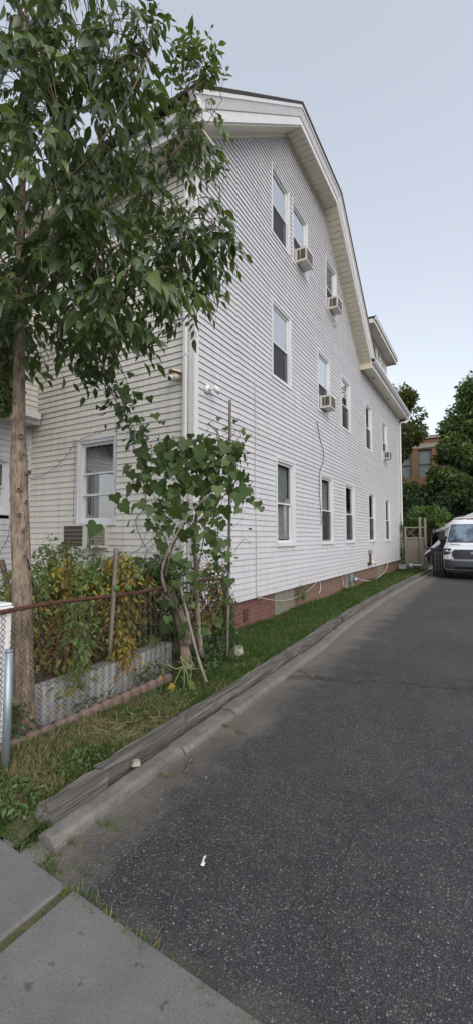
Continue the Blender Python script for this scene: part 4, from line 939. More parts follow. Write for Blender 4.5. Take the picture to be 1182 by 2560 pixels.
# --- climbing vine on dead branches
vine = empty('climbing_vine', (-3.0, 4.2, 0), 'large leaved climbing vine sprawling over sticks in front of the house corner', 'vine')
VD = 4.6
stems = [([(470, 1600), (480, 1500), (500, 1400), (515, 1300), (500, 1210), (530, 1150), (545, 1075)], .009),
         ([(430, 1500), (410, 1440), (420, 1370), (400, 1320), (365, 1260), (370, 1190), (340, 1130), (320, 1060), (300, 980), (285, 930)], .007),
         ([(520, 1580), (560, 1480), (555, 1400), (545, 1320), (560, 1240), (600, 1180), (590, 1100)], .005),
         ([(500, 1240), (540, 1215), (590, 1230), (640, 1265)], .006), ([(415, 1440), (440, 1350), (500, 1300), (560, 1240)], .012),
         ([(380, 1260), (430, 1240), (480, 1260), (540, 1220)], .006), ([(520, 1160), (560, 1120), (600, 1090), (575, 1060)], .005),
         ([(345, 1120), (400, 1130), (450, 1110), (520, 1100), (580, 1080), (610, 1070)], .004), ([(370, 1380), (340, 1300), (390, 1250), (330, 1200)], .005),
         ([(560, 1420), (580, 1380), (570, 1340), (600, 1300)], .003), ([(560, 1370), (545, 1400), (560, 1450), (540, 1500)], .004), ([(440, 1440), (480, 1430), (530, 1400), (545, 1330)], .005), ([(300, 1400), (380, 1350), (460, 1250), (510, 1200)], .004)]
b = MB(); rv = random.Random(9)
for pts, r in stems:
    q = smoothpath([at(x, y, VD+rv.uniform(-.12, .12)) for x, y in pts], 5); b.tube(q, lerp_r(r, r*.5, len(q)), 5)
for k in range(90):   # fine tangled tendrils
    x, y = rv.uniform(330, 590), rv.uniform(1120, 1600); dd_ = VD+rv.uniform(-.2, .25); q = [at(x, y, dd_)]
    for j in range(4): x += rv.uniform(-28, 28); y += rv.uniform(-45, 30); q.append(at(x, y, dd_+rv.uniform(-.06, .06)))
    b.tube(smoothpath(q, 3), .0022, 3, cap=False)
b.build('stem', M['stem'], vine)
VL = [(310, 985, .16), (322, 1010, .17), (360, 1085, .19), (352, 1140, .19), (330, 1060, .14), (385, 1045, .1), (300, 1040, .1), (350, 1200, .19), (375, 1230, .21), (330, 1235, .18), (390, 1160, .15), (410, 1125, .15), (440, 1120, .16), (430, 1250, .24), (400, 1225, .2), (465, 1115, .17), (480, 1150, .2), (500, 1130, .18), (520, 1125, .17), (545, 1140, .18), (570, 1130, .16), (595, 1140, .15), (615, 1150, .13), (555, 1170, .2), (530, 1110, .13), (480, 1210, .2), (500, 1230, .2), (450, 1190, .16), (575, 1185, .17), (600, 1195, .16), (615, 1235, .18), (595, 1250, .16), (640, 1265, .1), (560, 1285, .19), (545, 1225, .16), (520, 1260, .15), (430, 1290, .19), (465, 1345, .2), (430, 1330, .17), (305, 1275, .18), (240, 1330, .2), (285, 1250, .14), (515, 1310, .14), (540, 1310, .13), (555, 1320, .13), (530, 1365, .14), (525, 1350, .13), (570, 1360, .12), (567, 1395, .12), (545, 1400, .1), (410, 1370, .14), (620, 1100, .12), (350, 1270, .15), (370, 1310, .13), (490, 1380, .13), (440, 1400, .14), (470, 1420, .13), (420, 1410, .13), (500, 1100, .12), (480, 1095, .1), (395, 1180, .13), (460, 1230, .15), (600, 1115, .08), (565, 1075, .06), (608, 1080, .06), (585, 1055, .05), (545, 1050, .06), (330, 940, .07), (345, 990, .10), (372, 1000, .09), (405, 1060, .06), (460, 1160, .16), (430, 1160, .16), (530, 1190, .15), (580, 1225, .15), (500, 1170, .16), (385, 1275, .15), (455, 1275, .15), (490, 1330, .13), (625, 1255, .10), (650, 1275, .07)]
rv2 = random.Random(77)
for k in range(85):
    t = rv2.random(); x = rv2.gauss(505, 62); y = rv2.gauss(1180, 62)
    if x < 345 or x > 622 or y < 1095 or y > 1330: continue
    VL.append((x, y, rv2.uniform(.07, .15)))
for k in range(30): VL.append((rv2.uniform(315, 430), rv2.uniform(1120, 1330), rv2.uniform(.07, .15)))
for k in range(8): VL.append((rv2.uniform(300, 370), rv2.uniform(980, 1120), rv2.uniform(.06, .11)))
for k in range(70): VL.append((rv2.uniform(385, 580), rv2.uniform(1290, 1620), rv2.uniform(.06, .13)))
for k in range(60): VL.append((rv2.uniform(400, 600), rv2.uniform(1110, 1290), rv2.uniform(.08, .15)))
P = []; D = []; U = []; Sz = []; T = []
for x, y, s in VL:
    nn_ = 1 if s > .1 else 2
    for k in range(nn_):
        P.append(at(x+rv.uniform(-4, 4), y-s*95, VD+rv.uniform(-.18, .12))); D.append(Vector((rv.uniform(-.6, .7), rv.uniform(-.7, .5), -1+rv.uniform(0, .5)))); U.append(Vector((.35+rv.uniform(-1.1, 1.1), -1.0, .45+rv.uniform(-.7, .9)))); Sz.append(s*.80); T.append(rv.uniform(.1, .95))
P2 = []; D2 = []; S2 = []; T2 = []
for k in range(620):
    x = rv2.gauss(490, 75) if k % 3 else rv2.uniform(410, 585); y = rv2.gauss(1190, 75) if k % 3 else rv2.uniform(1280, 1620)
    if x < 330 or x > 640 or y < 1085: continue
    P2.append(tuple(at(x, y, VD+rv2.uniform(0, .35)))); D2.append((rv2.uniform(-1, 1), rv2.uniform(-1, 1), rv2.uniform(-1.4, .2))); S2.append(rv2.uniform(.04, .085)); T2.append(rv2.uniform(0, .7))
leaves('small_foliage', TL_small, P2, D2, rdir(len(P2)), S2, T2, L['vine'], vine)
leaves('foliage', TL_vine, [tuple(p) for p in P], [tuple(p) for p in D], [tuple(p) for p in U], Sz, T, L['vine'], vine)
# small dark leaves round the hanging twig
P = []; D = []; Sz = []; T = []
path_ = smoothpath([at(215, 930, 3.3), at(260, 950, 3.4), at(290, 1000, 3.6), at(325, 1050, 3.9), at(345, 1090, 4.2)], 6)
for k in range(150):
    p = path_[rv.randrange(len(path_))]+Vector((rv.gauss(0, .07), rv.gauss(0, .07), rv.gauss(0, .06))); P.append(tuple(p)); D.append((rv.uniform(-1, 1), rv.uniform(-1, 1), rv.uniform(-1.5, .3))); Sz.append(rv.uniform(.05, .10)); T.append(rv.uniform(0, .5))
hang = leaves('hanging_foliage', TL_ash, P, D, rdir(len(P)), Sz, T, L['dark'], tree)
b = MB(); b.tube(path_, .004, 4); b.build('branch', M['stem'], tree)

# --- gnarled trunks and sticks
o = empty('stunted_tree', (-3.1, 4.3, 0), 'thick pale gnarled bare trunk growing behind the fence right of the bed', 'tree')
b = MB(); q = smoothpath([at(475, 1670, 4.75), at(465, 1640, 4.75), at(458, 1590, 4.75), at(445, 1540, 4.75), at(435, 1500, 4.78), at(432, 1470, 4.8)], 5); rd = [.085, .075, .072, .068, .07, .074, .072, .066, .062, .065, .068, .06, .055, .057, .055, .05, .047, .045, .042, .04, .038, .036, .034, .032, .03, .03][:len(q)]
b.tube(q, [x*.78 for x in rd], 10); q = smoothpath([at(470, 1610, 4.72), at(463, 1560, 4.70), at(455, 1540, 4.7), at(447, 1515, 4.7)], 4); b.tube(q, lerp_r(.05, .03, len(q)), 9); b.build('trunk', M['bark'], o, True)
b = MB(); b.tube(smoothpath([at(436, 1510, 4.78), at(418, 1495, 4.7), at(408, 1485, 4.7)], 4), lerp_r(.02, .012, 9), 6); b.build('branch', M['barkgrey'], o, True)
o = empty('bare_tree', (-3.0, 4.9, 0), 'slender grey bare tree with forked top wrapped by the vine', 'tree')
b = MB(); q = smoothpath([at(505, 1640, 5.0), at(495, 1540, 5.0), at(490, 1420, 5.), at(488, 1320, 5.), at(500, 1260, 5.), at(525, 1210, 5.), at(535, 1150, 5.), at(548, 1090, 5.), at(520, 1058, 5.)], 5); b.tube(q, lerp_r(.032, .009, len(q)), 8); b.build('trunk', M['barkgrey'], o, True)
for pts in ([(490, 1330), (460, 1290), (440, 1240)], [(510, 1240), (560, 1200), (590, 1180)], [(545, 1120), (570, 1100), (590, 1080)], [(545, 1075), (530, 1065), (517, 1060)], [(500, 1260), (540, 1250), (600, 1215)]):
    b = MB(); q = smoothpath([at(x, y, 5.) for x, y in pts], 4); b.tube(q, lerp_r(.012, .004, len(q)), 5); b.build('branch', M['barkgrey'], o, True)
def stick(pts, r, m, label, name='stick', n=6, cat='stick'):
    q = smoothpath([at(*p) for p in pts], 3); b = MB(); b.tube(q, [r*(1+.1*math.sin(i*2.1)) for i in range(len(q))], n); return tag(b.build(name, M[m], None, True), label, cat)
stick([(575, 1000, 4.95), (574, 1250, 4.95), (572, 1420, 4.95), (568, 1640, 4.95)], .017, 'stake', 'tall weathered wooden stake beside the fence end post', 'wooden_stake', 5, 'stake')
stick([(445, 1440, 4.6), (470, 1540, 4.45), (495, 1640, 4.3), (517, 1705, 4.2)], .014, 'barkgrey', 'leaning broken branch propped against the fence outside')
stick([(415, 1480, 4.4), (405, 1430, 4.4), (425, 1370, 4.4), (470, 1290, 4.4), (520, 1240, 4.4)], .011, 'barkgrey', 'curved pale branch crossing the middle of the vine')
stick([(291, 1370, 3.9), (289, 1430, 3.9), (275, 1640, 3.9)], .020, 'stake', 'grey wooden stake tied among the tomato plants', 'wooden_stake', 5, 'stake')
stick([(165, 1350, 3.9), (172, 1440, 3.9), (175, 1560, 3.9)], .008, 'rust', 'thin rusty rod standing between tomato plants and trunk', 'metal_rod', 6, 'rod')
stick([(5, 1400, 4.4), (20, 1470, 4.4), (30, 1560, 4.4)], .028, 'stem', 'short dark stake behind the white post left of the trunk', 'wooden_stake', 5, 'stake')
stick([(60, 1388, 3.38), (70, 1400, 3.36), (78, 1440, 3.5), (95, 1520, 3.7), (110, 1600, 3.8)], .006, 'cableb', 'dark cord looped round the tree trunk', 'cord', 5, 'cord')
# --- tomato plants : each plant a thing of its own
def tomato(x0, y0, hgt, spread, nleaf, tlo, thi, label, seed):
    r = random.Random(seed); o = empty('tomato_plant', (x0, y0, .33), label, 'plant', 'tomato plants in the raised bed'); b = MB(); P = []; D = []; U = []; Sz = []; T = []
    for s in range(9):
        a = r.uniform(0, 6.28); q = [Vector((x0, y0, .3))]
        for j in range(5):
            q.append(q[-1]+Vector((math.cos(a)*spread/5*r.uniform(.4, 1.2), math.sin(a)*spread/5*r.uniform(.4, 1.2), hgt/5*r.uniform(.6, 1.15)))); a += r.uniform(-.6, .6)
        b.tube(q, lerp_r(.007, .003, 6), 5)
        for k in range(int(nleaf*1.35)//9):
            t = r.random()**.8*4.999; j = int(t); p = q[j].lerp(q[j+1], t-j); a2 = r.uniform(0, 6.28); Lr = r.uniform(.10, .2); dh = Vector((math.cos(a2), math.sin(a2), 0)); z_ = p.z-.33; f = 1-z_/hgt
            tone = max(0, min(1, tlo+(thi-tlo)*f+r.gauss(0, .13))); 
            for i in range(1, 4):
                pp = p+dh*Lr*i/3+Vector((0, 0, .1*i/3-.22*(i/3)**2)); side = dh.cross(Z)
                for sg in ((-1, 1) if i < 3 else (0,)):
                    P.append(tuple(pp)); D.append(tuple(dh*(.5 if sg else 1)+side*sg+Vector((0, 0, r.uniform(-1.1, -.1))))); U.append(tuple(Vector((r.uniform(-.6, .6), r.uniform(-.6, .6), 1)))); Sz.append(r.uniform(.04, .075)*(.7 if tone > .72 else 1)); T.append(tone+r.gauss(0, .04))
    b.build('stem', M['greenstem'], o); leaves('foliage', TL_tom, P, D, U, Sz, T, L['tomato'], o)
    return o
tomato(-3.62, 2.75, 1.15, .5, 420, .15, .95, 'tomato plant right behind the tree trunk with green upper leaves', 1)
tomato(-3.55, 3.10, 1.20, .45, 480, .42, 1.1, 'withered tomato plant with yellow and brown leaves in the middle of the bed', 2)
tomato(-3.50, 3.45, 1.15, .45, 480, .48, 1.15, 'brown dried tomato plant by the grey stake', 3)
tomato(-3.60, 3.85, 1.20, .5, 480, .02, .35, 'fresh green tomato plant at the right end of the bed', 4)
tomato(-4.10, 2.70, 1.0, .5, 300, .0, .5, 'green tomato plant at the back left of the bed', 5)
tomato(-4.20, 3.50, 1.35, .5, 380, .1, .8, 'tall tomato plant at the back under the air conditioner', 6)
tomato(-3.25, 3.28, .75, .16, 130, .45, .68, 'yellow tomato shoot hanging over the fence rail', 7)
tomato(-3.08, 2.62, .85, .14, 80, .05, .35, 'green tomato shoot poking over the rail by the trunk', 8)
for i, (x, y, d) in enumerate([(345, 1441, 3.9), (292, 1471, 3.75), (322, 1470, 3.85)]):
    b = MB(); c = at(x, y, d); lathe(b, c, [(.004, -.03), (.022, -.022), (.031, 0), (.026, .02), (.006, .028)], 12)
    tag(b.build('tomato', L['light'], None, True), ('green tomato highest above the rail, right of the grey stake', 'green tomato just left of the yellow leaf shoot, touching the grey stake', 'green tomato low among the yellow leaves just above the rail')[i], 'tomato', 'green tomatoes')
# leafy shrub at right part of bed (broad dark leaves)
def shrub(name, c, rad_, n, tpl, size, m, label, cat='shrub', seed=1, stems_=8, tone=(0, .8), grp=None, hollow=.4):
    r = np.random.default_rng(seed); c = np.array(c, float); rad_ = np.array(rad_, float); o = empty(name, (c[0], c[1], max(0, c[2]-rad_[2])), label, cat, grp)
    d = r.normal(size=(n, 3)); d /= np.linalg.norm(d, axis=1)[:, None]; q = r.uniform(hollow, 1, n)**.6
    # lumpy outline
    lump = np.array([1+.35*mn.noise(Vector((x*2.2+seed, y*2.2, z*2.2))) for x, y, z in d]); P = c+d*rad_*(q*lump)[:, None]
    P = P[P[:, 2] > .02]; m_ = len(P); dd = (P-c)/rad_; D = dd*.8+r.normal(0, .6, (m_, 3)); D[:, 2] -= .5
    T = tone[0]+(tone[1]-tone[0])*np.clip(.5+.35*r.normal(size=m_)+.25*np.array([mn.noise(Vector(p*3)) for p in P]), 0, 1)
    b = MB()
    for k in range(stems_):
        e = P[r.integers(m_)]; b.tube([(c[0]+r.normal(0, .03), c[1]+r.normal(0, .03), max(0, c[2]-rad_[2])), tuple((c+e)/2+[0, 0, -.05]), tuple(e)], [.02*rad_[0]+.004, .012*rad_[0]+.003, .004], 5)
    b.build('stem', M['stem'], o)
    U = r.normal(0, .5, (m_, 3)); U[:, 2] += 1
    leaves('foliage', tpl, P, D, U, size*r.uniform(.6, 1.2, m_), T, m, o); return o
shrub('leafy_plant', (-3.55, 4.22, .75), (.32, .35, .55), 900, TL_tom, .12, L['dark'], 'dark leafy plant filling the right end of the bed behind the fence', 'plant', 3, tone=(.2, .9))
shrub('ivy_bush', (-2.92, 4.62, .25), (.22, .35, .38), 900, TL_small, .06, L['ground'], 'low dark green bush at the foot of the rusty fence post', 'bush', 4, tone=(.1, .8))
shrub('ivy_bush', (-2.98, 4.75, .62), (.13, .30, .48), 900, TL_small, .06, L['dark'], 'ivy climbing the mesh beside the rusty end post', 'ivy', 5)
shrub('dry_creeper', (-3.0, 4.45, .85), (.10, .34, .45), 700, TL_tom, .07, L['tomato'], 'dried creeper tangle hanging on the mesh behind the leaning branch', 'creeper', 15, tone=(0, 1.1))
shrub('weed_clump', (-2.80, 4.0, .14), (.22, .34, .20), 520, TL_small, .055, L['ground'], 'clump of leafy weeds by the leaning broken branch', 'weeds', 6, tone=(.3, 1))
shrub('weed_clump', (-3.02, 3.55, .15), (.12, .30, .17), 320, TL_small, .05, L['ground'], 'leafy weeds against the right end of the concrete bed', 'weeds', 7)
shrub('weed_clump', (-3.03, 2.75, .08), (.08, .30, .15), 160, TL_small, .04, L['ground'], 'thin weeds in front of the concrete blocks behind the mesh', 'weeds', 8)
shrub('weed_clump', (-2.42, 1.60, .10), (.20, .12, .07), 340, TL_small, .045, L['ground'], 'bright low weeds at the near end of the grass by the pavement', 'weeds', 16, tone=(.5, 1.1), stems_=2)
shrub('weed_clump', (-2.36, 2.05, .12), (.10, .22, .06), 260, TL_small, .04, L['ground'], 'low green weeds beside the short round ended timber', 'weeds', 17, tone=(.4, 1.), stems_=2)
shrub('weed_clump', (-2.62, 3.3, .12), (.20, .45, .06), 420, TL_small, .04, L['ground'], 'low weeds in the grass in front of the edging blocks', 'weeds', 18, tone=(.4, 1.), stems_=2)
shrub('weed_clump', (-3.1, 1.95, .18), (.16, .2, .2), 260, TL_small, .06, L['ground'], 'weeds between the white post and the tree trunk', 'weeds', 9)
shrub('wall_weed', (-3.60, 9.15, .38), (.10, .22, .16), 130, TL_small, .06, L['ground'], 'green weed sprouting from the brick base by the pier', 'weeds', 10, tone=(.4, 1), stems_=3)
shrub('wall_ivy', (-3.62, 22.3, 1.3), (.10, .35, 1.25), 700, TL_small, .10, L['dark'], 'dark ivy climbing the far corner of the house', 'ivy', 12)
# drooping squash plant
o = empty('squash_plant', (-2.85, 3.8, 0), 'drooping wilted squash stems with yellow flowers outside the fence', 'plant')
b = MB()
for pts in ([(460, 1665), (440, 1672), (415, 1660), (405, 1690)], [(460, 1665), (452, 1640), (475, 1668), (495, 1672)], [(460, 1665), (445, 1690), (435, 1715)], [(460, 1665), (470, 1690), (472, 1712)], [(460, 1665), (478, 1675), (476, 1700)], [(460, 1665), (462, 1700), (460, 1720)]):
    q = smoothpath([at(x, y, 4.25) for x, y in pts], 4); b.tube(q, lerp_r(.007, .004, len(q)), 5)
b.build('stem', M['greenstem'], o)
P = [tuple(at(x, y, 4.22)) for x, y in ((433, 1708), (437, 1712), (428, 1712), (403, 1688), (478, 1700), (484, 1704))]; leaves('flower', TL_tom, P, [(0.1*i-.3, -.3, -1) for i in range(6)], [(0, -1, .3)]*6, [.09, .08, .08, .05, .09, .08], [.62, .6, .61, .6, .45, .42], L['tomato'], o)
# maple twigs entering from far left
def farltree(name, base, cz, rad_, n, size, tpl, m, label, seed, trunk_r=.15, tone=(0, 1), limbs=14, clump=26, bark='barkdark', cat='tree', grp=None, gap=0.):
    r = np.random.default_rng(seed); o = empty(name, base, label, cat, grp); base = Vector(base); c = np.array([base.x, base.y, base.z+cz]); rad_ = np.array(rad_)
    top = base+Vector((0, 0, cz+rad_[2]*.5)); b = MB(); q = smoothpath([base, base.lerp(top, .4)+Vector((r.normal(0, .1), r.normal(0, .1), 0)), top], 5); b.tube(q, lerp_r(trunk_r, trunk_r*.25, len(q)), 9); b.build('trunk', M[bark], o, True)
    cs = []; b = MB()
    for k in range(clump):
        d = r.normal(size=3); d /= np.linalg.norm(d); f = r.uniform(.45, 1.)**.5; p = c+d*rad_*f*.82; cs.append((p, r.uniform(.22, .42)*min(rad_)*1.1, r.uniform(-.25, .3)))
        if k < limbs:
            s = base.lerp(top, r.uniform(.3, .95)); b.tube(smoothpath([s, s.lerp(Vector(p), .5)+Vector((0, 0, .15)), Vector(p)], 3), lerp_r(trunk_r*.35, trunk_r*.06, 7), 5)
    b.build('branch', M[bark], o, True)
    P = []; T = []; D = []
    per = n//clump
    for p, s, tn in cs:
        d = r.normal(size=(per, 3)); d /= np.linalg.norm(d, axis=1)[:, None]; rr_ = r.uniform(.25, 1, per)**.5
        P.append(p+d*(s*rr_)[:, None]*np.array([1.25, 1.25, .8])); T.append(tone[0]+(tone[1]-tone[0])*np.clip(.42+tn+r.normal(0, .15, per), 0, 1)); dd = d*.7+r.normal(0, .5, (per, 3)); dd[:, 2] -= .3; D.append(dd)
    P = np.concatenate(P); T = np.concatenate(T); D = np.concatenate(D); U = r.normal(0, .45, (len(P), 3)); U[:, 2] += 1
    leaves('crown', tpl, P, D, U, size*r.uniform(.6, 1.25, len(P)), T, m, o); return o
farltree('maple_tree', (-8.1, 3.6, 0), 4.9, (1.9, 1.3, 2.0), 7000, .16, TL_maple, L['mid'], 'leafy maple tree behind the young tree above the low wing', 21, .12, (0, .85), clump=34)

# ================================================================== BACK OF THE YARD
gate = empty('wooden_gate', (-3.1, 22.3, .1), 'weathered board fence panel with lattice top at the far house corner', 'fence')
b = MB(); ga = Vector((-3.50, 22.35, .12)); gb = Vector((-2.58, 22.75, .12)); gd = (gb-ga); gl_ = gd.length; gu = gd.normalized(); gn = Vector((gu.y, -gu.x, 0))
b = MB(); nb = 8
for k in range(nb): b.ubox(ga, gu, gn, gl_*k/nb+.004, gl_*(k+1)/nb-.004, -.01+.004*(k % 2), .012+.004*(k % 2), .04, 1.42)
b.ubox(ga, gu, gn, 0, gl_, .018, .05, 1.38, 1.46); b.ubox(ga, gu, gn, 0, gl_, .018, .05, 1.90, 1.96); b.build('board_panel', M['fencewood'], gate)
b = MB()
for k in range(-6, 14):
    for sg in (1, -1):
        u0 = k*.09; pts = []
        for t in (0, .44):
            u = u0+sg*t if sg > 0 else u0+.44-t; pts.append((u, 1.46+t))
        (ua, za), (ub, zb) = pts
        if 0 <= ua <= gl_*.6 and 0 <= ub <= gl_*.6: b.tube([ga+gu*ua+gn*.03*sg*.3+Z*za, ga+gu*ub+gn*.03*sg*.3+Z*zb], .010, 4)
b.build('lattice', M['fencewood'], gate)
for u, hh in ((-.03, 1.98), (gl_*.66, 2.42), (gl_*.9, 2.40)):
    b = MB(); b.ubox(ga, gu, gn, u, u+.10, -.03, .07, 0, hh); b.build('post', M['fencewood'], gate)
# leftover objects on the grass by the panel
o = empty('plastic_tub', (-3.45, 21.4, .1), 'small grey tub on the grass by the far foundation', 'tub'); b = MB(); b.box(-3.62, 21.3, .1, -3.35, 21.5, .28, b=.01); b.build('body', M['terracotta'], o); b = MB(); b.box(-3.64, 21.28, .27, -3.33, 21.52, .30, b=.008); b.build('rim', M['terracotta'], o)
b = MB(); lathe(b, (-3.15, 21.6, .24), [(.02, -.14), (.11, -.10), (.145, 0), (.11, .10), (.02, .14)], 14); o = tag(b.build('garden_ball', M['galv'], None, True), 'dull round ball ornament on the grass in front of the board fence', 'ornament')
o = empty('flower_pot', (-2.9, 21.9, .1), 'round pale planter with white rim against the board fence', 'planter')
b = MB(); lathe(b, (-2.9, 21.9, .1), [(.12, 0), (.17, .16)], 16); b.build('bowl', M['greyp'], o, True)
b = MB(); lathe(b, (-2.9, 21.9, .26), [(.17, 0), (.20, .01), (.20, .035), (.16, .035)], 18); b.build('rim', M['white'], o, True)
b = MB(); b.box(-2.35, 21.3, .1, -2.1, 21.5, .2, b=.02); b.box(-2.28, 21.25, .2, -2.12, 21.42, .26, b=.02); tag(b.build('paint_tray', M['white']), 'white tray lying on the grass between fence and bin', 'tray')
# small boat shell on its side
o = empty('boat_hull', (-2.2, 21.8, .2), 'white and grey boat hull lying tilted behind the black bin', 'boat')
def hullsec(t):  # t 0 bow ..1 stern
    w_ = .55*math.sin(min(1, t*1.15+.06)*math.pi/2); return w_
b = MB(); n = 14; m_ = 10; vs = []; rot = Matrix.Rotation(R_(-42), 3, 'Y') @ Matrix.Rotation(R_(20), 3, 'X'); org = Vector((-2.50, 21.0, .78))
for i in range(n+1):
    t = i/n; w_ = hullsec(t)
    for k in range(m_+1):
        a = math.pi*k/m_; vs.append(org+rot @ Vector((t*1.3, -w_*.5*math.cos(a), -.30*math.sin(a)*min(1, .35+t*1.4))))
fs = [(i*(m_+1)+k, i*(m_+1)+k+1, (i+1)*(m_+1)+k+1, (i+1)*(m_+1)+k) for i in range(n) for k in range(m_)]; b.add(vs, fs); b.build('hull', M['greyp'], o, True)
b = MB(); b.add([v for i in range(n+1) for v in (vs[i*(m_+1)]+Vector((0, 0, .01)), vs[i*(m_+1)+m_]+Vector((0, 0, .01)))], [(2*i, 2*i+1, 2*i+3, 2*i+2) for i in range(n)]); b.build('deck', M['white'], o, True)
# wheeled bin with its lid flipped back
o = empty('trash_cart', (-1.75, 19.4, 0), 'tall black wheeled rubbish bin with lid open beside the white van', 'bin')
cx, cy = -1.74, 19.4; b = MB()
lo = [(cx-.19, cy-.24), (cx+.19, cy-.24), (cx+.19, cy+.22), (cx-.19, cy+.22)]; hi = [(cx-.27, cy-.33), (cx+.27, cy-.33), (cx+.27, cy+.34), (cx-.27, cy+.34)]
b.add([(x, y, .04) for x, y in lo]+[(x, y, 1.10) for x, y in hi], [(0, 1, 2, 3), (0, 1, 5, 4), (1, 2, 6, 5), (2, 3, 7, 6), (3, 0, 4, 7)]); b.build('body', M['blackp'], o)
b = MB(); b.box(cx-.30, cy-.36, 1.08, cx+.30, cy+.37, 1.14, b=.01); b.build('rim', M['blackp'], o)
b = MB(); b.box(cx+.02, cy+.36, 1.0, cx+.30, cy+.41, 1.62, b=.015)
for k in range(3): b.box(cx+.05+k*.085, cy+.34, 1.1, cx+.08+k*.085, cy+.36, 1.55)
b.build('lid', M['blackp'], o)
b = MB(); b.tube([(cx-.28, cy-.34, 1.13), (cx-.44, cy-.36, 1.20), (cx-.5, cy-.3, 1.23)], [.03, .04, .02], 8); b.build('handle', M['blackp'], o)
b = MB()
for k in range(3): b.box(cx-.12+k*.11, cy-.335, .25, cx-.09+k*.11, cy-.30, 1.02)
b.build('rib', M['greyp'], o)
for sg in (-1, 1):
    b = MB(); b.tube([(cx+sg*.2, cy+.26, .13), (cx+sg*.26, cy+.26, .13)], .13, 16); b.build('wheel', M['blackp'], o)
# white garage
o = empty('garage', (.4, 27, 0), 'low white garage with shallow gable roof behind the van', 'garage')
gx0, gx1, gy = -2.18, 3.2, 26.2
b = MB()
for k in range(36):
    x = gx0+k*.15
    if x+.15 > gx1: break
    zt = 2.2+min(x-gx0, gx1-x)*.43; b.box(x+.004, gy, .0, x+.146, gy+.03, zt)
b.box(gx0, gy+.035, 0, gx1, gy+6, 2.2); b.build('wall', M['trim'], o)
mx_ = (gx0+gx1)/2; pz = 2.15+(mx_-gx0)*.43; b = MB(); ov = .42
for sg, xa in ((1, gx0-ov), (-1, gx1+ov)):
    za = 2.15-ov*.43; b.add([(xa, gy-.35, za), (mx_, gy-.35, pz+.02), (mx_, gy+6.3, pz+.02), (xa, gy+6.3, za), (xa, gy-.35, za+.05), (mx_, gy-.35, pz+.07), (mx_, gy+6.3, pz+.07), (xa, gy+6.3, za+.05)], [(0, 1, 2, 3), (4, 5, 6, 7), (0, 1, 5, 4), (1, 2, 6, 5), (2, 3, 7, 6), (3, 0, 4, 7)])
b.build('roof', M['roofgrey'], o)
b = MB()
for xa in (gx0-ov, gx1+ov):
    za = 2.15-ov*.43; b.add([(xa, gy-.38, za-.20), (mx_, gy-.38, pz-.18), (mx_, gy-.355, pz-.18), (xa, gy-.355, za-.20), (xa, gy-.38, za+.045), (mx_, gy-.38, pz+.065), (mx_, gy-.355, pz+.065), (xa, gy-.355, za+.045)], [(0, 1, 2, 3), (4, 5, 6, 7), (0, 1, 5, 4), (1, 2, 6, 5), (2, 3, 7, 6), (3, 0, 4, 7)])
b.build('fascia', M['trim'], o)
# brick building beyond
o = empty('brick_building', (-4, 38, 0), 'orange brick building with tall windows half hidden behind the trees', 'building')
by = 38.0
wx_ = [(-8.4, -7.2), (-6.45, -5.30), (-4.80, -3.72), (-2.9, -1.8), (1.6, 2.8)]
b = MB()
xs = [-11]+[c for p in wx_ for c in p]+[8]
for i in range(0, len(xs), 2): b.box(xs[i], by, 0, xs[i+1], by+.5, 9.6)
for a, c in wx_: b.box(a, by, 0, c, by+.5, 6.4); b.box(a, by, 8.75, c, by+.5, 9.6)
b.box(-11, by+.5, 0, 8, by+8, 9.55); b.build('wall', M['brick_far'], o)
b = MB(); b.box(-11.1, by-.12, 9.6, 8.1, by+8.1, 9.85); b.box(-11.05, by-.06, 8.85, 8.05, by, 9.2); b.build('cornice', M['stone'], o)
for a, c in wx_:
    O = Vector((0, by, 0)); b = MB(); b.ring(O, FU, FN, a, c, 6.4, 8.75, .07, -.08, -.16); b.ubox(O, FU, FN, a+.07, c-.07, -.15, -.10, 7.5, 7.58); f = b.build('window', M['greyp'], o)
    b = MB(); b.quad(*[Vector((x, by+.135, z)) for x, z in ((a+.07, 6.47), (c-.07, 6.47), (c-.07, 8.68), (a+.07, 8.68))]); b.build('pane', M['glass_low'], f)
    b = MB(); b.ubox(O, FU, FN, a+.07, c-.07, -.22, -.18, 6.47, 8.68); b.build('blind', M['blind'], f)  # pale sheet added to imitate bright sky reflected in these panes

# trees behind
farltree('broadleaf_tree', (-5.3, 31.5, 0), 9.3, (1.9, 1.7, 3.4), 9000, .30, TL_quad, L['maple'], 'olive brown leafed tree rising behind the far corner of the house', 31, .22, (0, 1), clump=30)
farltree('broadleaf_tree', (-5.0, 30.0, 0), 3.8, (1.5, 1.4, 1.9), 7000, .25, TL_quad, L['mid'], 'green tree under the brown one, right by the far house corner', 32, .14, (0, .8), clump=24)
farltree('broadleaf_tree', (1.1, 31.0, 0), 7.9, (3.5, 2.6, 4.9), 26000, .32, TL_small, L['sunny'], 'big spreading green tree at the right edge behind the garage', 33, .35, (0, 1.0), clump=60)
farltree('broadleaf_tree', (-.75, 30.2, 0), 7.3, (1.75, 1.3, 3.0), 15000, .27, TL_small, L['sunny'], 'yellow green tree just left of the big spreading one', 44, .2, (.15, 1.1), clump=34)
farltree('broadleaf_tree', (-1.55, 29.0, 0), 5.6, (1.55, 1.4, 2.5), 11000, .28, TL_small, L['mid'], 'dark green tree between the brick building and the big right tree', 34, .2, (.1, .95), clump=26)
farltree('broadleaf_tree', (-3.2, 28.3, 0), 3.4, (1.6, 1.2, 1.5), 7000, .22, TL_quad, L['dark'], 'low dark tree directly behind the board fence', 35, .12, (0, .8), clump=24)
farltree('broadleaf_tree', (-.2, 28.5, 0), 3.6, (2.0, .9, 1.4), 7000, .22, TL_quad, L['dark'], 'low dark tree behind the garage roof', 36, .12, (0, .8), clump=24)
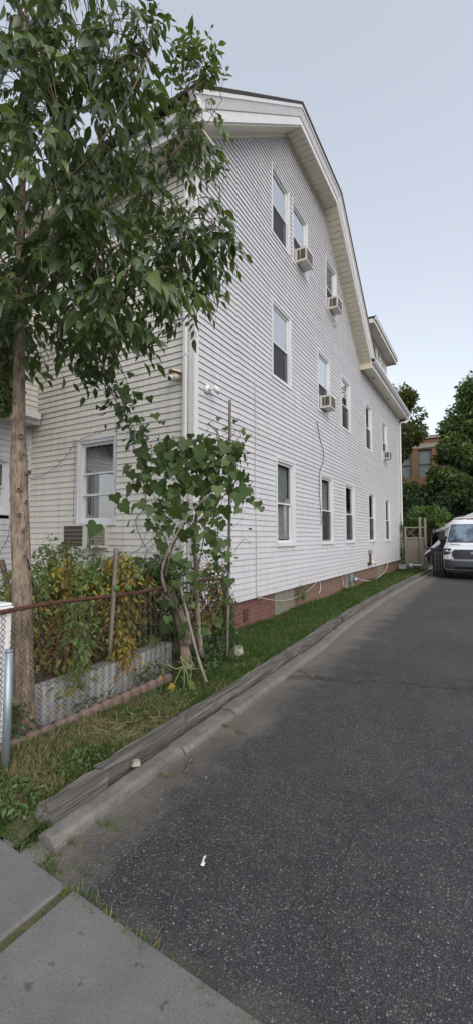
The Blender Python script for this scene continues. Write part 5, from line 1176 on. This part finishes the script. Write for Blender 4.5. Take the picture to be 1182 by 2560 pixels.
farltree('small_maple', (-2.75, 25.6, 0), 2.75, (1.25, .8, .75), 3600, .15, TL_small, L['light'], 'bright green small tree with layered leaves above the board fence', 37, .06, (0, 1), clump=24)
farltree('broadleaf_tree', (-8.5, 30.0, 0), 8., (3, 2., 4.), 6000, .4, TL_quad, L['dark'], 'dark tree far behind the house roof', 38, .3, (0, .8), clump=30)
farltree('broadleaf_tree', (5.5, 29.0, 0), 7., (3, 2.6, 4.), 8000, .36, TL_quad, L['mid'], 'green tree beyond the garage at far right', 39, .3, (0, .9), clump=30)
# dark hedge row closing the view
P = []
for x in (-6, -4.2, -2.4, -.6, 1.2, 3.):
    d = rdir(1500)*(rg.uniform(.4, 1, 1500)**.6)[:, None]; P.append(np.array([x, 33.2, 1.7])+d*np.array([1.3, .9, 1.9]))
P = np.concatenate(P); P = P[P[:, 2] > .05]; n = len(P); U = rg.normal(0, .5, (n, 3)); U[:, 2] += 1
tag(leaves('hedge', TL_quad, P, rdir(n), U, .26*rg.uniform(.6, 1.2, n), rg.uniform(0, .8, n), L['dark']), 'dark mass of shrubs under the trees at the back', 'hedge', kind='stuff')

# ================================================================== VAN
M['grbar'] = simple('grille_bar_black', (.03, .03, .033), (.04, .04, .045), 8, .4, bs=0)
M['bumper'] = simple('bumper_plastic', (.045, .05, .06), (.065, .07, .08), 6, .6, bs=.1)
VX, VY = -.46, 18.0
van = empty('van', (VX, VY, 0), 'white cargo van with rust streaked roof front parked at the end of the driveway', 'van')
# colour of the van roof front: rust stains
m, t, p = mat('van_paint', (.72, .74, .78), .28); v_ = geo(t); sx_ = t.nodes.new('ShaderNodeSeparateXYZ'); t.links.new(v_, sx_.inputs[0])
band = math_(t, 'ADD', ramp(t, math_(t, 'ABSOLUTE', math_(t, 'SUBTRACT', sx_.outputs[2], 2.325)), [(.02, .42), (.06, 0.)]), noise(t, geo(t, (5, 5, 5)), 1.5, 4))
streak = math_(t, 'MULTIPLY', ramp(t, noise(t, geo(t, (9, 1, .3)), 1.5, 4, .7), [(.58, 0.), (.70, .6)]), ramp(t, sx_.outputs[2], [(0., 0.), (1., 1.)]))
zz_ = math_(t, 'GREATER_THAN', sx_.outputs[2], 1.98); c_ = mix(t, math_(t, 'MULTIPLY', streak, zz_), (.72, .74, .78), (.50, .38, .22)); c_ = mix(t, ramp(t, band, [(.75, 0.), (.85, 1.)]), c_, (.13, .06, .035))
t.links.new(c_, p.inputs['Base Color']); p.inputs['Coat Weight'].default_value = .4; M['vanpaint'] = m
# side profile (y from nose, z), half width
prof = [(.26, .34, .92), (.05, .38, .94), (.0, .50, .96), (.0, .78, .97), (.03, .98, .97), (.12, 1.10, .97), (.30, 1.19, .97), (.62, 1.27, .96), (.86, 1.33, .95), (1.10, 1.60, .90), (1.38, 1.93, .85), (1.50, 2.04, .83), (1.66, 2.22, .80), (1.80, 2.34, .76), (2.1, 2.42, .72), (2.8, 2.46, .72), (5.5, 2.46, .72), (5.55, 2.3, .80), (5.58, .5, .98), (5.5, .36, .96)]
NX = 17
def vanpt(i, k):
    y, z, hw = prof[i]; u = -1+2*k/(NX-1); f = abs(u)**1.0
    yy = y+(.30*abs(u)**5 if y < 1.2 else .16*abs(u)**5 if y < 2 else 0); hw2 = hw*1.06
    return Vector((VX+hw2*math.copysign(abs(u)**.85, u), VY+yy, z-(.05*abs(u)**6 if z > 2.0 else 0)))
b = MB(); vs = [vanpt(i, k) for i in range(len(prof)) for k in range(NX)]
b.add(vs, [(i*NX+k, i*NX+k+1, (i+1)*NX+k+1, (i+1)*NX+k) for i in range(len(prof)-1) for k in range(NX-1) if not (9 <= i < 11 and 1 <= k < NX-2)])
# sides: fan strips between matching heights (front part nose..roof, to the rear)
for k in (0, NX-1):
    ids = [i*NX+k for i in range(len(prof))]; front = ids[:14]; 
    ref = MB()
    sidev = [vs[j] for j in ids]; n0 = len(b.v); b.add(sidev, [tuple(range(len(sidev)))])
body = b.build('body', M['vanpaint'], van, True)
md = body.modifiers.new('e', 'EDGE_SPLIT'); md.split_angle = R_(35)
def patch_(mb, i0, i1, k0, k1, off, steps=6):
    "piece of the front skin between profile stations (float), lifted by off"
    def P(i, u):
        a = int(min(i, len(prof)-2)); f = i-a; y = prof[a][0]+(prof[a+1][0]-prof[a][0])*f; z = prof[a][1]+(prof[a+1][1]-prof[a][1])*f; hw = prof[a][2]+(prof[a+1][2]-prof[a][2])*f
        yy = y+(.30*abs(u)**5 if y < 1.2 else .16*abs(u)**5); return Vector((VX+hw*1.06*math.copysign(abs(u)**.85, u), VY+yy-off, z+off*.4))
    return P
Pf = patch_(None, 0, 0, 0, 0, .006)
def sheet(i0, i1, u0, u1, off, name, m_, parent, ni=5, nu=14, shape=None):
    Pq = patch_(None, 0, 0, 0, 0, off); mb = MB(); vs = []
    for a in range(ni+1):
        for c in range(nu+1):
            fi = i0+(i1-i0)*a/ni; fu = u0+(u1-u0)*c/nu
            if shape: fi, fu = shape(a/ni, c/nu, fi, fu)
            vs.append(Pq(fi, fu))
    mb.add(vs, [(a*(nu+1)+c, a*(nu+1)+c+1, (a+1)*(nu+1)+c+1, (a+1)*(nu+1)+c) for a in range(ni) for c in range(nu)]); return mb.build(name, m_, parent, True)
m, t, p = mat('windscreen_glass', (.06, .08, .11), .05); p.inputs['Specular IOR Level'].default_value = 1.; c_ = ramp(t, noise(t, geo(t), 1.6, 3), [(.45, (.05, .07, .10)), (.6, (.16, .22, .29))]); t.links.new(c_, p.inputs['Base Color']); M['wscreen'] = m
fr = sheet(8.15, 11.35, -.93, .93, .004, 'windscreen_seal', M['blackp'], van)
sheet(8.3, 11.2, -.89, .89, .012, 'windscreen', M['wscreen'], van)
sheet(.2, 2.9, -.985, .985, .012, 'bumper', M['bumper'], van, 6, 20)
sheet(.9, 1.9, -.55, .55, .02, 'lower_grille', M['blackp'], van)
def gshape(a, c, fi, fu):
    s = 1-.16*abs(2*a-1)**3; return fi, fu*s
gr = sheet(2.95, 5.15, -.66, .66, .016, 'grille', M['blackp'], van, 6, 20, gshape)
for k in range(6):
    i0 = 3.2+k*.33; sheet(i0, i0+.05, -.58, .58, .024, 'grille_bar', M['grbar'], gr, 1, 12)
for sg in (-1, 1):
    h_ = sheet(3.6, 5.6, sg*.70, sg*.99, .016, 'headlight', M['blackp'], van, 4, 8, lambda a, c, fi, fu: (fi+(.35*(1-c) if a < .5 else 0), fu))
    Pq = patch_(None, 0, 0, 0, 0, .022); c0 = Pq(4.5, sg*.86); b = MB(); b.tube([c0, c0+Vector((0, -.015, 0))], .065, 14); b.build('lamp', M['galv'], h_, True)
    b = MB(); c0 = Pq(4.35, sg*.76); b.tube([c0, c0+Vector((0, -.012, 0))], .04, 12); b.build('indicator', M['galv'], h_, True)
sheet(7.3, 7.6, -.78, -.40, .01, 'hood_vent', M['blackp'], van, 1, 6); sheet(7.3, 7.6, .40, .78, .01, 'hood_vent', M['blackp'], van, 1, 6)
b = MB(); Pq = patch_(None, 0, 0, 0, 0, .03); b.tube([Pq(8.35, -.80), Pq(8.6, -.6), Pq(8.45, -.30)], .012, 4); b.tube([Pq(8.35, .1), Pq(8.6, .3), Pq(8.45, .6)], .012, 4); b.build('wiper', M['blackp'], van)
sheet(5.35, 5.42, -.95, .95, .008, 'hood_seam', M['greyp'], van, 1, 20); sheet(2.70, 2.93, -.70, .70, .02, 'chrome_strip', M['galv'], van, 1, 14)
# badge
Pq = patch_(None, 0, 0, 0, 0, .03); c0 = Pq(4.05, 0); b = MB(); n = 20
b.add([c0+Vector((.13*math.cos(2*math.pi*k/n), -.005, .052*math.sin(2*math.pi*k/n))) for k in range(n)]+[c0+Vector((.13*math.cos(2*math.pi*k/n), .02, .052*math.sin(2*math.pi*k/n))) for k in range(n)], [tuple(range(n))]+[(k, (k+1) % n, n+(k+1) % n, n+k) for k in range(n)]); bd = b.build('badge', M['galv'], van)
m, t, p = mat('badge_blue', (.03, .06, .16), .3); b = MB(); b.add([c0+Vector((.118*math.cos(2*math.pi*k/n), -.008, .042*math.sin(2*math.pi*k/n))) for k in range(n)], [tuple(range(n))]); b.build('badge_field', m, bd)
cu = bpy.data.curves.new('t', 'FONT'); cu.body = 'Ford'; cu.size = .095; cu.align_x = 'CENTER'; cu.align_y = 'CENTER'; cu.shear = .3; cu.extrude = .002
tmp = bpy.data.objects.new('t', cu); COL.objects.link(tmp); bpy.context.view_layer.update(); me = bpy.data.meshes.new_from_object(tmp.evaluated_get(bpy.context.evaluated_depsgraph_get())); bpy.data.objects.remove(tmp)
me.transform(Matrix.Translation(c0+Vector((0, -.014, 0))) @ Matrix.Rotation(math.pi/2, 4, 'X')); me.materials.append(M['white']); lt = link(bpy.data.objects.new('lettering', me), bd); lt.matrix_parent_inverse = world_of(bd).inverted()
for sx__ in (-1, 1):
    for y in (.95, 4.6):
        b = MB(); x = VX+sx__*.82; b.tube([(x-.11, VY+y, .34), (x+.11, VY+y, .34)], .34, 22); w_ = b.build('wheel', M['blackp'], van, True)
        w_.modifiers.new('e', 'EDGE_SPLIT'); b = MB(); b.tube([(x-.115, VY+y, .34), (x+.115, VY+y, .34)], .2, 16); b.build('rim', M['galv'], w_)
    b = MB(); b.box(VX+sx__*1.02, VY+1.25, 1.45, VX+sx__*1.27, VY+1.38, 1.85, b=.03); b.box(VX+sx__*.92, VY+1.33, 1.5, VX+sx__*1.04, VY+1.37, 1.56); b.build('mirror', M['blackp'], van)
b = MB(); b.box(VX-.9, VY+.2, .28, VX+.9, VY+5.4, .60); b.build('underbody', M['blackp'], van)
